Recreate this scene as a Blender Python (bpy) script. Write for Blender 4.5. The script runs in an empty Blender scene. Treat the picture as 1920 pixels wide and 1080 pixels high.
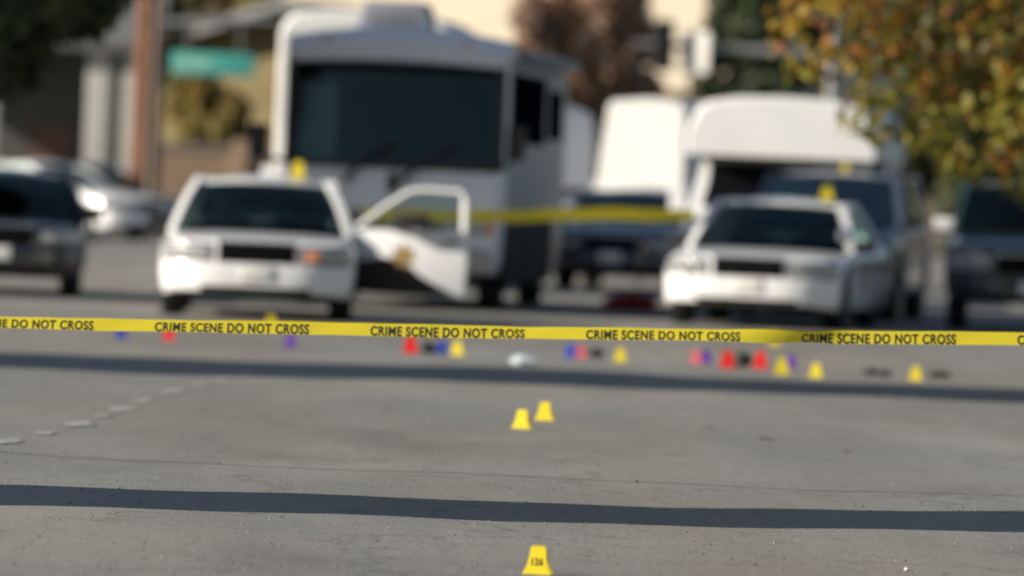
import bpy, bmesh, math, random
import numpy as np
from mathutils import Vector, Matrix

R = math.radians
SC = bpy.context.scene
COL = SC.collection

# ------------------------------------------------------------------ camera, sky, sun, exposure
cam_d = bpy.data.cameras.new('camera')
cam = bpy.data.objects.new('camera', cam_d)
COL.objects.link(cam)
SC.camera = cam
cam_d.sensor_width = 36.0
cam_d.lens = 260.6                       # long telephoto
cam_d.clip_start = 1.0
cam_d.clip_end = 3000.0
cam.matrix_world = (Matrix.Translation((0, 0, 1.55))
                    @ Matrix.Rotation(R(90) - math.atan(210 / 13900), 4, 'X')
                    @ Matrix.Rotation(R(2.5), 4, 'Z'))
cam_d.dof.use_dof = True
cam_d.dof.focus_distance = 33.7
cam_d.dof.aperture_fstop = 2.35
cam_d.dof.aperture_blades = 0

SUN_EL, SUN_AZ = 23.5, 17.0              # elevation; degrees towards the camera from due left
to_sun = Vector((-math.cos(R(SUN_AZ)) * math.cos(R(SUN_EL)), -math.sin(R(SUN_AZ)) * math.cos(R(SUN_EL)), math.sin(R(SUN_EL))))
world = bpy.data.worlds.new('World')
SC.world = world
world.use_nodes = True
wn = world.node_tree.nodes
sky = wn.new('ShaderNodeTexSky')
sky.sky_type = 'NISHITA'
sky.sun_disc = False
sky.sun_elevation = R(SUN_EL)
sky.sun_rotation = R(270 - SUN_AZ)
wn['Background'].inputs['Strength'].default_value = 0.066
world.node_tree.links.new(sky.outputs[0], wn['Background'].inputs['Color'])
sun_d = bpy.data.lights.new('sun', 'SUN')
sun_d.energy = 4.9
sun_d.angle = R(0.55)
sun_d.color = (1.0, 0.91, 0.78)
sun = bpy.data.objects.new('sun', sun_d)
COL.objects.link(sun)
sun.rotation_euler = to_sun.to_track_quat('Z', 'Y').to_euler()
sun.location = (-60, -20, 60)
SC.view_settings.view_transform = 'Standard'
SC.view_settings.look = 'None'
SC.view_settings.gamma = 1.0
SC.view_settings.exposure = 0.55
SC.render.engine = 'CYCLES'
SC.cycles.use_denoising = True
SC.cycles.max_bounces = 7
SC.cycles.transparent_max_bounces = 12

# ------------------------------------------------------------------ materials
MATS = {}


def mat(name, color, rough=0.5, metal=0.0, var=0.0, vscale=4.0, coat=0.0, bump=0.0, bscale=60.0, color2=None, transl=0.0, spec=None):
    if name in MATS:
        return MATS[name]
    m = bpy.data.materials.new(name)
    m.use_nodes = True
    nt = m.node_tree
    b = nt.nodes['Principled BSDF']
    b.inputs['Base Color'].default_value = (*color, 1)
    b.inputs['Roughness'].default_value = rough
    b.inputs['Metallic'].default_value = metal
    if spec is not None:
        b.inputs['Specular IOR Level'].default_value = spec
    if coat:
        b.inputs['Coat Weight'].default_value = coat
        b.inputs['Coat Roughness'].default_value = 0.06
    tc = nt.nodes.new('ShaderNodeTexCoord')
    if var or color2:
        n = nt.nodes.new('ShaderNodeTexNoise')
        n.inputs['Scale'].default_value = vscale
        n.inputs['Detail'].default_value = 6
        nt.links.new(tc.outputs['Object'], n.inputs['Vector'])
        r = nt.nodes.new('ShaderNodeValToRGB')
        r.color_ramp.elements[0].position = 0.3
        r.color_ramp.elements[1].position = 0.7
        c2 = color2 if color2 else tuple(c * (1 - var) for c in color)
        r.color_ramp.elements[0].color = (*c2, 1)
        r.color_ramp.elements[1].color = (*color, 1)
        nt.links.new(n.outputs['Fac'], r.inputs['Fac'])
        nt.links.new(r.outputs['Color'], b.inputs['Base Color'])
    if bump:
        n2 = nt.nodes.new('ShaderNodeTexNoise')
        n2.inputs['Scale'].default_value = bscale
        n2.inputs['Detail'].default_value = 5
        nt.links.new(tc.outputs['Object'], n2.inputs['Vector'])
        bp = nt.nodes.new('ShaderNodeBump')
        bp.inputs['Strength'].default_value = bump
        bp.inputs['Distance'].default_value = 0.02
        nt.links.new(n2.outputs['Fac'], bp.inputs['Height'])
        nt.links.new(bp.outputs['Normal'], b.inputs['Normal'])
    if transl:
        out = nt.nodes['Material Output']
        t = nt.nodes.new('ShaderNodeBsdfTranslucent')
        t.inputs['Color'].default_value = (*color, 1)
        mx = nt.nodes.new('ShaderNodeMixShader')
        mx.inputs['Fac'].default_value = transl
        nt.links.new(b.outputs[0], mx.inputs[1])
        nt.links.new(t.outputs[0], mx.inputs[2])
        nt.links.new(mx.outputs[0], out.inputs['Surface'])
    MATS[name] = m
    return m


def glass(name, tint, rough=0.03, ior=1.5):
    if name in MATS:
        return MATS[name]
    m = bpy.data.materials.new(name)
    m.use_nodes = True
    nt = m.node_tree
    nt.nodes.remove(nt.nodes['Principled BSDF'])
    out = nt.nodes['Material Output']
    tr = nt.nodes.new('ShaderNodeBsdfTransparent')
    tr.inputs['Color'].default_value = (*tint, 1)
    gl = nt.nodes.new('ShaderNodeBsdfGlossy')
    gl.inputs['Roughness'].default_value = rough
    gl.inputs['Color'].default_value = (0.75, 1.0, 0.92, 1)
    fr = nt.nodes.new('ShaderNodeFresnel')
    fr.inputs['IOR'].default_value = ior
    mx = nt.nodes.new('ShaderNodeMixShader')
    nt.links.new(fr.outputs[0], mx.inputs['Fac'])
    nt.links.new(tr.outputs[0], mx.inputs[1])
    nt.links.new(gl.outputs[0], mx.inputs[2])
    nt.links.new(mx.outputs[0], out.inputs['Surface'])
    MATS[name] = m
    return m


WHITE = mat('white_car_paint', (0.82, 0.82, 0.82), 0.35, coat=0.6, var=0.06, vscale=3)
NAVY = mat('navy_car_paint', (0.018, 0.026, 0.048), 0.3, coat=0.8, var=0.2)
BLACK = mat('black_car_paint', (0.012, 0.012, 0.014), 0.3, coat=0.8, var=0.2)
TEAL = mat('dark_teal_paint', (0.015, 0.035, 0.038), 0.3, coat=0.8, var=0.2)
SILVER = mat('silver_car_paint', (0.42, 0.43, 0.44), 0.35, 0.3, coat=0.6)
RVWHITE = mat('gelcoat_white', (0.66, 0.69, 0.76), 0.4, coat=0.3, var=0.07, vscale=2)
BOXWHITE = mat('box_panel_white', (0.69, 0.69, 0.67), 0.45, var=0.08, vscale=1.5)
RUBBER = mat('rubber', (0.015, 0.015, 0.016), 0.85, bump=0.3, bscale=40)
RIM = mat('wheel_metal', (0.16, 0.16, 0.165), 0.4, 0.6)
DARK = mat('dark_underside', (0.010, 0.010, 0.011), 0.9, var=0.3)
INTER = mat('dark_interior', (0.02, 0.021, 0.022), 0.85, var=0.3)
SEATM = mat('seat_cloth', (0.035, 0.036, 0.04), 0.9, var=0.3, vscale=9)
BPLAST = mat('black_plastic', (0.014, 0.014, 0.015), 0.5, var=0.2)
GRILLE = mat('grille_black', (0.004, 0.004, 0.005), 0.7, spec=0.1)
CHROME = mat('chrome_trim', (0.6, 0.6, 0.6), 0.2, 1.0)
LAMP = mat('headlamp_lens', (0.38, 0.39, 0.40), 0.15, 0.2, coat=1.0, var=0.15, vscale=20)
AMBER = mat('amber_lens', (0.65, 0.17, 0.03), 0.2, coat=1.0)
REDLENS = mat('red_lens', (0.4, 0.015, 0.01), 0.2, coat=1.0)
PLATE = mat('plate_white', (0.75, 0.75, 0.72), 0.45, var=0.1, vscale=12)
GOLD = mat('gold_decal', (0.36, 0.25, 0.10), 0.4, var=0.2, vscale=8)
GLASS = glass('car_glass', (0.34, 0.40, 0.40))
GLASSD = glass('tinted_glass', (0.07, 0.09, 0.09))
GLASSC = glass('clear_glass', (0.62, 0.68, 0.68))
YEL = mat('marker_yellow', (0.86, 0.70, 0.02), 0.45, transl=0.22, var=0.05, vscale=30)
TAPE = mat('tape_yellow', (0.88, 0.73, 0.045), 0.35, transl=0.38, var=0.06, vscale=6)
INK = mat('black_ink', (0.012, 0.011, 0.006), 0.6)
INKW = mat('number_ink', (0.07, 0.055, 0.005), 0.6)
REDM = mat('marker_red', (0.80, 0.02, 0.012), 0.45, transl=0.15)
BLUEM = mat('marker_blue', (0.03, 0.07, 0.50), 0.45, transl=0.15)
PURPM = mat('marker_purple', (0.16, 0.05, 0.42), 0.45, transl=0.15)
PINKM = mat('marker_pink', (0.75, 0.16, 0.20), 0.45, transl=0.15)
STUCCO = mat('cream_stucco', (0.66, 0.58, 0.45), 0.9, var=0.12, vscale=0.8, bump=0.3, bscale=25)
OLIVEW = mat('olive_stucco', (0.30, 0.245, 0.12), 0.9, var=0.25, vscale=0.9, bump=0.3, bscale=25)
PALEW = mat('pale_siding', (0.50, 0.49, 0.45), 0.8, var=0.12, vscale=2)
BEIGEW = mat('beige_block', (0.36, 0.255, 0.17), 0.9, var=0.25, vscale=3, bump=0.4, bscale=18)
ROOFM = mat('grey_shingle', (0.16, 0.16, 0.15), 0.9, var=0.35, vscale=6, bump=0.5, bscale=14)
TRIMW = mat('white_trim', (0.62, 0.61, 0.58), 0.6, var=0.08)
WOOD = mat('utility_wood', (0.23, 0.105, 0.062), 0.9, color2=(0.12, 0.05, 0.03), vscale=3, bump=0.5, bscale=20)
STEEL = mat('galvanised_steel', (0.34, 0.35, 0.35), 0.5, 0.4, var=0.2, vscale=6)
GREENS = mat('sign_green', (0.08, 0.43, 0.37), 0.45, var=0.15, vscale=3)
SIGNTXT = mat('sign_reflective', (0.24, 0.50, 0.43), 0.5)
BARK = mat('bark', (0.10, 0.07, 0.05), 0.95, var=0.5, vscale=5, bump=0.8, bscale=14)
THATCH = mat('palm_thatch', (0.16, 0.11, 0.06), 0.95, var=0.5, vscale=5, bump=0.8, bscale=14)
CLOTHR = mat('dark_red_cloth', (0.34, 0.010, 0.014), 0.9, var=0.4, vscale=7)
BROWNB = mat('brown_board', (0.16, 0.09, 0.07), 0.8, var=0.3, vscale=5)
PAPER = mat('crumpled_paper', (0.62, 0.72, 0.72), 0.7, var=0.1, vscale=12)
BAGM = mat('black_pouch', (0.014, 0.013, 0.012), 0.6)
DRYLEAF = mat('dry_leaf', (0.22, 0.12, 0.07), 0.8, var=0.4, vscale=40)
CONC = mat('kerb_concrete', (0.30, 0.29, 0.27), 0.9, var=0.25, vscale=2, bump=0.3, bscale=40)
SOIL = mat('dry_verge', (0.14, 0.115, 0.07), 0.95, color2=(0.07, 0.075, 0.03), vscale=0.7, bump=0.5, bscale=12)
HILL = mat('hill_scrub', (0.16, 0.12, 0.075), 0.95, color2=(0.055, 0.055, 0.03), vscale=0.06, bump=0.6, bscale=1.0)


def leafmat(name, c, tr=0.35):
    return mat(name, c, 0.6, transl=tr)


def asphalt():
    m = bpy.data.materials.new('old_asphalt')
    m.use_nodes = True
    nt = m.node_tree
    N = nt.nodes.new
    L = nt.links.new
    b = nt.nodes['Principled BSDF']
    b.inputs['Roughness'].default_value = 0.85
    b.inputs['Specular IOR Level'].default_value = 0.3
    tc = N('ShaderNodeTexCoord')

    def noise(scale, detail=5, stretch=None, rough=0.55):
        n = N('ShaderNodeTexNoise')
        n.inputs['Scale'].default_value = scale
        n.inputs['Detail'].default_value = detail
        n.inputs['Roughness'].default_value = rough
        if stretch:
            mp = N('ShaderNodeMapping')
            mp.inputs['Scale'].default_value = stretch
            L(tc.outputs['Object'], mp.inputs['Vector'])
            L(mp.outputs[0], n.inputs['Vector'])
        else:
            L(tc.outputs['Object'], n.inputs['Vector'])
        return n

    def ramp(src, stops):
        r = N('ShaderNodeValToRGB')
        e = r.color_ramp.elements
        e[0].position, e[0].color = stops[0][0], (*stops[0][1], 1)
        e[1].position, e[1].color = stops[-1][0], (*stops[-1][1], 1)
        for p, c in stops[1:-1]:
            x = e.new(p)
            x.color = (*c, 1)
        L(src, r.inputs['Fac'])
        return r

    def mix(kind, fac, a, c):
        x = N('ShaderNodeMix')
        x.data_type = 'RGBA'
        x.blend_type = kind
        x.inputs['Factor'].default_value = fac
        L(a, x.inputs['A'])
        L(c, x.inputs['B'])
        return x.outputs['Result']

    big = ramp(noise(0.22, 6, (1.0, 0.55, 1)).outputs['Fac'], [(0.3, (0.188, 0.186, 0.166)), (0.5, (0.220, 0.216, 0.200)), (0.7, (0.268, 0.262, 0.240))])
    warm = ramp(noise(0.35, 4, (0.8, 0.25, 1)).outputs['Fac'], [(0.35, (0.95, 0.97, 1.0)), (0.7, (1.06, 1.0, 0.9))])
    c = mix('MULTIPLY', 1.0, big.outputs[0], warm.outputs[0])
    lanes = ramp(noise(1.1, 5, (1.0, 0.05, 1)).outputs['Fac'], [(0.3, (0.86, 0.86, 0.86)), (0.6, (1.02, 1.02, 1.02))])
    c = mix('MULTIPLY', 1.0, c, lanes.outputs[0])
    fine = ramp(noise(45, 4, (1, 0.35, 1), 0.7).outputs['Fac'], [(0.3, (0.62, 0.62, 0.62)), (0.5, (1, 1, 1)), (0.72, (1.42, 1.40, 1.36))])
    c = mix('MULTIPLY', 0.75, c, fine.outputs[0])
    patch = ramp(noise(0.9, 6, (0.5, 0.22, 1), 0.65).outputs['Fac'], [(0.32, (0.78, 0.78, 0.79)), (0.46, (1, 1, 1)), (1.0, (1.03, 1.02, 1.0))])
    c = mix('MULTIPLY', 1.0, c, patch.outputs[0])
    rust = ramp(noise(0.5, 5, (0.35, 1.6, 1), 0.6).outputs['Fac'], [(0.6, (1, 1, 1)), (0.72, (1.02, 0.9, 0.74))])
    c = mix('MULTIPLY', 0.8, c, rust.outputs[0])
    wob = noise(1.6, 4)
    va = N('ShaderNodeVectorMath')
    va.operation = 'SCALE'
    va.inputs['Scale'].default_value = 1.1
    L(wob.outputs['Color'], va.inputs[0])
    vb = N('ShaderNodeVectorMath')
    vb.operation = 'ADD'
    L(tc.outputs['Object'], vb.inputs[0])
    L(va.outputs[0], vb.inputs[1])
    vc = N('ShaderNodeTexVoronoi')
    vc.feature = 'DISTANCE_TO_EDGE'
    vc.inputs['Scale'].default_value = 0.33
    L(vb.outputs[0], vc.inputs['Vector'])
    ck = ramp(vc.outputs['Distance'], [(0.0, (0.5, 0.49, 0.47)), (0.012, (1, 1, 1))])
    c = mix('MULTIPLY', 0.6, c, ck.outputs[0])
    v = N('ShaderNodeTexVoronoi')
    v.inputs['Scale'].default_value = 16
    L(tc.outputs['Object'], v.inputs['Vector'])
    sp = ramp(v.outputs['Distance'], [(0.05, (0.55, 0.52, 0.48)), (0.13, (1, 1, 1))])
    c = mix('MULTIPLY', 0.45, c, sp.outputs[0])
    blot = ramp(noise(7.0, 5, (1, 0.3, 1), 0.7).outputs['Fac'], [(0.30, (0.74, 0.74, 0.74)), (0.46, (1, 1, 1)), (0.62, (1.0, 1.0, 1.0)), (0.75, (1.16, 1.15, 1.12))])
    c = mix('MULTIPLY', 0.85, c, blot.outputs[0])
    L(c, b.inputs['Base Color'])
    bp = N('ShaderNodeBump')
    bp.inputs['Strength'].default_value = 0.5
    bp.inputs['Distance'].default_value = 0.006
    L(noise(70, 3).outputs['Fac'], bp.inputs['Height'])
    L(bp.outputs[0], b.inputs['Normal'])
    return m


ASPH = asphalt()
PAINT = mat('worn_paint', (0.40, 0.395, 0.37), 0.8, color2=(0.23, 0.225, 0.20), vscale=7)


# ------------------------------------------------------------------ mesh helpers
class MB:
    """collects faces, then links them as ONE mesh object"""

    def __init__(self):
        self.v, self.f, self.mi, self.cur = [], [], [], 0

    def add(self, vs, fs):
        o = len(self.v)
        self.v += [tuple(p) for p in vs]
        for f in fs:
            self.f.append(tuple(i + o for i in f))
            self.mi.append(self.cur)
        return self

    def box(self, x0, x1, y0, y1, z0, z1):
        return self.add([(x0, y0, z0), (x1, y0, z0), (x1, y1, z0), (x0, y1, z0), (x0, y0, z1), (x1, y0, z1), (x1, y1, z1), (x0, y1, z1)],
                        [(0, 3, 2, 1), (4, 5, 6, 7), (0, 1, 5, 4), (1, 2, 6, 5), (2, 3, 7, 6), (3, 0, 4, 7)])

    def bar(self, p, q, w, d=None, n=4, w2=None):
        """bar / tube from p to q with n sides"""
        p, q = Vector(p), Vector(q)
        a = (q - p).normalized()
        up = Vector((0, 0, 1)) if abs(a.z) < 0.95 else Vector((0, 1, 0))
        s = a.cross(up).normalized()
        t = s.cross(a).normalized()
        d = d or w
        k = (w2 or w) / w
        vs = []
        for c, m in ((p, 1), (q, k)):
            for i in range(n):
                an = 2 * math.pi * (i + 0.5) / n
                vs.append(c + s * math.cos(an) * w * m * (0.7071 if n == 4 else 0.5) + t * math.sin(an) * d * m * (0.7071 if n == 4 else 0.5))
        fs = [(i, (i + 1) % n, n + (i + 1) % n, n + i) for i in range(n)]
        fs += [tuple(range(n))[::-1], tuple(range(n, 2 * n))]
        return self.add(vs, fs)

    def tube(self, pts, radii, n=8):
        rings = []
        vs = []
        for i, (p, r) in enumerate(zip(pts, radii)):
            p = Vector(p)
            a = (Vector(pts[min(i + 1, len(pts) - 1)]) - Vector(pts[max(i - 1, 0)])).normalized()
            up = Vector((0, 1, 0)) if abs(a.y) < 0.9 else Vector((1, 0, 0))
            s = a.cross(up).normalized()
            t = s.cross(a)
            for k in range(n):
                an = 2 * math.pi * k / n
                vs.append(p + s * math.cos(an) * r + t * math.sin(an) * r)
        fs = []
        for i in range(len(pts) - 1):
            for k in range(n):
                fs.append((i * n + k, i * n + (k + 1) % n, (i + 1) * n + (k + 1) % n, (i + 1) * n + k))
        fs += [tuple(range(n))[::-1], tuple(range((len(pts) - 1) * n, len(pts) * n))]
        return self.add(vs, fs)

    def grid(self, rows, closed=False):
        """rows: list of equally long point lists"""
        n = len(rows[0])
        vs = [p for r in rows for p in r]
        fs = []
        for i in range(len(rows) - 1):
            for k in range(n if closed else n - 1):
                k2 = (k + 1) % n
                fs.append((i * n + k, i * n + k2, (i + 1) * n + k2, (i + 1) * n + k))
        return self.add(vs, fs)

    def slab(self, rows, off):
        """grid with thickness: off is a vector"""
        n, m = len(rows[0]), len(rows)
        o = Vector(off)
        a = [Vector(p) for r in rows for p in r]
        vs = a + [p + o for p in a]
        N = n * m
        fs = []
        for i in range(m - 1):
            for k in range(n - 1):
                q = (i * n + k, i * n + k + 1, (i + 1) * n + k + 1, (i + 1) * n + k)
                fs.append(q)
                fs.append(tuple(x + N for x in q[::-1]))
        rim = [k for k in range(n)] + [i * n + n - 1 for i in range(1, m)] + [(m - 1) * n + k for k in range(n - 2, -1, -1)] + [i * n for i in range(m - 2, 0, -1)]
        for a_, b_ in zip(rim, rim[1:] + rim[:1]):
            fs.append((b_, a_, a_ + N, b_ + N))
        return self.add(vs, fs)

    def prism(self, poly, off):
        """polygon (3-D points) pushed along off"""
        o = Vector(off)
        n = len(poly)
        vs = [Vector(p) for p in poly] + [Vector(p) + o for p in poly]
        fs = [tuple(range(n)), tuple(range(n, 2 * n))[::-1]] + [((i + 1) % n, i, n + i, n + (i + 1) % n) for i in range(n)]
        return self.add(vs, fs)

    def lathe_x(self, prof, n=24):
        """profile of (x, r) turned about the x axis"""
        rows = []
        for k in range(n):
            an = 2 * math.pi * k / n
            rows.append([(x, r * math.cos(an), r * math.sin(an)) for x, r in prof])
        rows.append(rows[0])
        return self.grid(rows)

    def lathe_z(self, prof, n=16, c=(0, 0, 0)):
        rows = []
        for k in range(n + 1):
            an = 2 * math.pi * k / n
            rows.append([(c[0] + r * math.cos(an), c[1] + r * math.sin(an), c[2] + z) for r, z in prof])
        return self.grid(rows)

    def blob(self, c, r, seed=0, n=10, m=7, rough=0.2):
        rnd = random.Random(seed)
        rows = []
        for i in range(m + 1):
            th = math.pi * i / m
            row = []
            for k in range(n):
                an = 2 * math.pi * k / n
                j = 1 + rnd.uniform(-rough, rough)
                row.append((c[0] + r[0] * j * math.sin(th) * math.cos(an), c[1] + r[1] * j * math.sin(th) * math.sin(an), c[2] + r[2] * j * math.cos(th)))
            rows.append(row)
        return self.grid(rows, closed=True)

    def build(self, name, mats, parent=None, bevel=0.0, smooth=35, segs=2, weld=True):
        me = bpy.data.meshes.new(name)
        me.from_pydata(self.v, [], self.f)
        mats = mats if isinstance(mats, (list, tuple)) else [mats]
        for m in mats:
            me.materials.append(m)
        me.polygons.foreach_set('material_index', self.mi)
        bm = bmesh.new()
        bm.from_mesh(me)
        if weld:
            bmesh.ops.remove_doubles(bm, verts=bm.verts, dist=1e-5)
            bmesh.ops.recalc_face_normals(bm, faces=bm.faces)
        if bevel:
            bmesh.ops.bevel(bm, geom=[e for e in bm.edges if len(e.link_faces) == 2 and e.calc_face_angle(0) > 0.5], offset=bevel, segments=segs, affect='EDGES', profile=0.6, clamp_overlap=True)
        bm.to_mesh(me)
        bm.free()
        if smooth:
            me.polygons.foreach_set('use_smooth', [True] * len(me.polygons))
            me.set_sharp_from_angle(angle=R(smooth))
        o = bpy.data.objects.new(name, me)
        COL.objects.link(o)
        if parent:
            o.parent = parent
        return o


def thing(name, label, cat, loc=(0, 0, 0), yaw=0.0, group=None):
    o = bpy.data.objects.new(name, None)
    o.empty_display_size = 0.2
    COL.objects.link(o)
    o.location = loc
    o.rotation_euler = (0, 0, R(yaw))
    return tag(o, label, cat, group)


def tag(o, label, cat, group=None):
    o['label'] = label
    o['category'] = cat
    if group:
        o['group'] = group
    return o


def struct(o, label=None):
    o['kind'] = 'structure'
    if label:
        o['label'] = label
    return o


def lerp(a, b, t):
    return a + (b - a) * t


def interp(pts, x):
    if x <= pts[0][0]:
        return pts[0][1]
    for (a, va), (b, vb) in zip(pts, pts[1:]):
        if x <= b:
            return lerp(va, vb, (x - a) / (b - a))
    return pts[-1][1]


def dup(root, loc, label, yaw=None):
    def rec(o, parent):
        c = o.copy()
        COL.objects.link(c)
        if parent:
            c.parent = parent
        for ch in o.children:
            rec(ch, c)
        return c
    r = rec(root, None)
    r.location = loc
    if yaw is not None:
        r.rotation_euler = (0, 0, R(yaw))
    r['label'] = label
    return r


# ------------------------------------------------------------------ the ground
def sheet(name, x0, x1, y0, y1, z, m, nx=1, ny=1):
    b = MB()
    b.grid([[(lerp(x0, x1, i / nx), lerp(y0, y1, j / ny), z) for i in range(nx + 1)] for j in range(ny + 1)])
    return struct(b.build(name, m, smooth=0))


sheet('ground', -1500, 1500, -1500, 1500, -0.03, SOIL)


def road_z(x, y):
    """slow bumps of an old road, a centimetre or two, levelling out farther on"""
    k = min(1.0, max(0.0, (72 - y) / 10))
    return k * (0.010 * math.sin(x * 0.9 + y * 0.13) + 0.007 * math.sin(x * 1.9 - y * 0.31 + 1) + 0.005 * math.sin(y * 0.55 + x * 0.4) + 0.003 * math.sin(x * 5.1 + y * 0.9))


b = MB()
ygrid = [-100, -50, 0] + [12 + 0.5 * i for i in range(125)] + [80, 100, 125, 150]
b.grid([[(-8 + 18.5 * i / 74, y, road_z(-8 + 18.5 * i / 74, y)) for i in range(75)] for y in ygrid])
struct(b.build('road', ASPH, smooth=80))
sheet('cross_street', -300, 300, 150, 164, 0.0, ASPH)
for sx, x0, x1 in ((-1, -11.0, -8.16), (1, 10.66, 13.5)):
    sheet('pavement', x0, x1, -100, 148, 0.12, CONC)
    b = MB()
    e = (-8.16, -8.0) if sx < 0 else (10.5, 10.66)
    b.box(e[0], e[1], -100, 148, -0.02, 0.124)
    struct(b.build('kerb', CONC, bevel=0.015))
sheet('pavement', -300, 300, 164.16, 168, 0.12, CONC)
b = MB()
b.box(-300, 300, 164, 164.16, -0.02, 0.124)
struct(b.build('kerb', CONC, bevel=0.015))
# hills that close the view
b = MB()
rnd = random.Random(5)
rows = []
for j in range(14):
    y = 300 + j * 45
    row = []
    for i in range(61):
        x = -300 + i * 10
        h = (1 - math.exp(-j / 3.0)) * 62 * (0.75 + 0.25 * math.sin(x * 0.013 + 1.0) + 0.12 * math.sin(x * 0.051 + j)) + rnd.uniform(-1.2, 1.2)
        row.append((x, y, (h if j else -0.5)))
    rows.append(row)
b.grid(rows)
struct(b.build('hills', HILL, smooth=60))

# worn lane dashes, thin paint with ragged ends
rnd = random.Random(11)
for (x, y, ln, w) in ((-2.56, 41.2, 0.6, 0.07), (-2.47, 42.9, 1.0, 0.10), (-2.43, 44.5, 0.6, 0.06), (-2.39, 46.0, 1.1, 0.10), (-2.34, 47.8, 0.8, 0.08), (-2.25, 49.9, 1.3, 0.09), (-2.16, 51.8, 0.9, 0.07), (-2.06, 53.5, 0.8, 0.08), (-1.94, 55.1, 1.3, 0.10), (-2.66, 39.6, 0.9, 0.08)):
    L_, R_ = [], []
    n = 12
    for i in range(n + 1):
        t = i / n
        yy = y - ln / 2 + ln * t
        xx = x + 0.043 * (yy - y)
        ww = w * min(1, 0.35 + 2.6 * min(t, 1 - t)) * rnd.uniform(0.35, 1.15)
        L_.append((xx - ww, yy, 0.005 + road_z(xx - ww, yy)))
        R_.append((xx + ww, yy, 0.005 + road_z(xx + ww, yy)))
    b = MB()
    b.grid([L_, R_])
    struct(b.build('lane_marking', PAINT, smooth=0))


# ------------------------------------------------------------------ trees
def leaf_cloud(clumps, n, size, rnd, mats, parent, name='crown', weights=None, by_height=None):
    """many separate leaf faces filling clump ellipsoids; ONE crown mesh"""
    rs = np.random.RandomState(rnd)
    vols = np.array([c[1][0] * c[1][1] * c[1][2] for c in clumps]) ** 0.8
    idx = rs.choice(len(clumps), n, p=vols / vols.sum())
    cen = np.array([c[0] for c in clumps])[idx]
    rad = np.array([c[1] for c in clumps])[idx]
    d = rs.normal(size=(n, 3))
    d /= np.linalg.norm(d, axis=1)[:, None]
    rr = rs.uniform(0.25, 1.0, n) ** 0.45
    pos = cen + d * rad * rr[:, None]
    nrm = d * 0.8 + rs.normal(size=(n, 3)) * 0.6 + np.array([0, 0, 0.3])
    nrm /= np.linalg.norm(nrm, axis=1)[:, None]
    a = np.cross(nrm, rs.normal(size=(n, 3)))
    a /= np.linalg.norm(a, axis=1)[:, None] + 1e-9
    c = np.cross(nrm, a)
    s = size * rs.uniform(0.4, 1.65, n)[:, None]
    v = np.stack([pos - a * s * 0.5, pos + c * s * 0.28, pos + a * s * 0.5, pos - c * s * 0.28], 1).reshape(-1, 3)
    me = bpy.data.meshes.new(name)
    me.from_pydata(v.tolist(), [], np.arange(n * 4).reshape(-1, 4).tolist())
    for m in mats:
        me.materials.append(m)
    # clumps keep a hue of their own, leaves vary a little
    if by_height:                                      # (z_low, weights_low, z_high, weights_high)
        def pick(z):
            k = np.clip((z - by_height[0]) / (by_height[2] - by_height[0]) + rs.normal(size=len(z)) * 0.16, 0, 1)[:, None]
            w = np.array(by_height[1])[None] * (1 - k) + np.array(by_height[3])[None] * k
            return (w.cumsum(1) < rs.uniform(size=(len(z), 1)) * w.sum(1)[:, None]).sum(1)
        base = pick(np.array([c[0][2] for c in clumps]))
        other = pick(pos[:, 2])
    else:
        base = rs.choice(len(mats), len(clumps), p=weights)
        other = rs.choice(len(mats), n, p=weights)
    mi = np.where(rs.uniform(size=n) < 0.5, base[idx], other)
    me.polygons.foreach_set('material_index', mi.astype(np.int32))
    o = bpy.data.objects.new(name, me)
    COL.objects.link(o)
    o.parent = parent
    return o


def clumps_in(c, r, n, seed, rmin=0.15, rmax=0.33, low=-1.0):
    rnd = random.Random(seed)
    out = []
    while len(out) < n:
        p = Vector((rnd.gauss(0, 1), rnd.gauss(0, 1), rnd.gauss(0, 1))).normalized() * rnd.uniform(0.25, 0.85)
        if p.z < low:
            continue
        k = rnd.uniform(rmin, rmax)
        out.append(((c[0] + p.x * r[0], c[1] + p.y * r[1], c[2] + p.z * r[2]), (r[0] * k, r[1] * k, r[2] * k * 0.85)))
    return out


def tree(name, label, loc, crown_c, crown_r, mats, n, leaf, seed, trunk_r=0.18, weights=None, nclump=26, group=None, bark=None, low=-1.0, limbs=9, extra=(), by_height=None):
    t = thing(name, label, 'tree', loc, 0, group)
    cl = clumps_in(crown_c, crown_r, nclump, seed, low=low)
    cl += list(extra)
    leaf_cloud(cl, n, leaf, seed, mats, t, weights=weights, by_height=by_height)
    rnd = random.Random(seed)
    b = MB()
    hz = max(0.6, crown_c[2] - crown_r[2] * 0.45)
    top = (crown_c[0] * 0.6, crown_c[1] * 0.6, crown_c[2] + crown_r[2] * 0.3)
    b.tube([(0, 0, -0.1), (0.03, 0, hz * 0.3), (crown_c[0] * 0.1, 0.02, hz * 0.7), (crown_c[0] * 0.25, crown_c[1] * 0.25, hz), top], [trunk_r * 1.35, trunk_r, trunk_r * 0.85, trunk_r * 0.75, trunk_r * 0.25])
    for k in range(limbs):
        e = cl[rnd.randrange(len(cl))][0]
        s = (crown_c[0] * 0.25, crown_c[1] * 0.25, hz * rnd.uniform(0.8, 1.1))
        mid = (lerp(s[0], e[0], 0.5), lerp(s[1], e[1], 0.5), lerp(s[2], e[2], 0.5) + 0.15)
        b.tube([s, mid, e], [trunk_r * 0.5, trunk_r * 0.3, trunk_r * 0.08], 6)
    b.build('trunk', bark or BARK, t, smooth=50)
    return t


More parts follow.
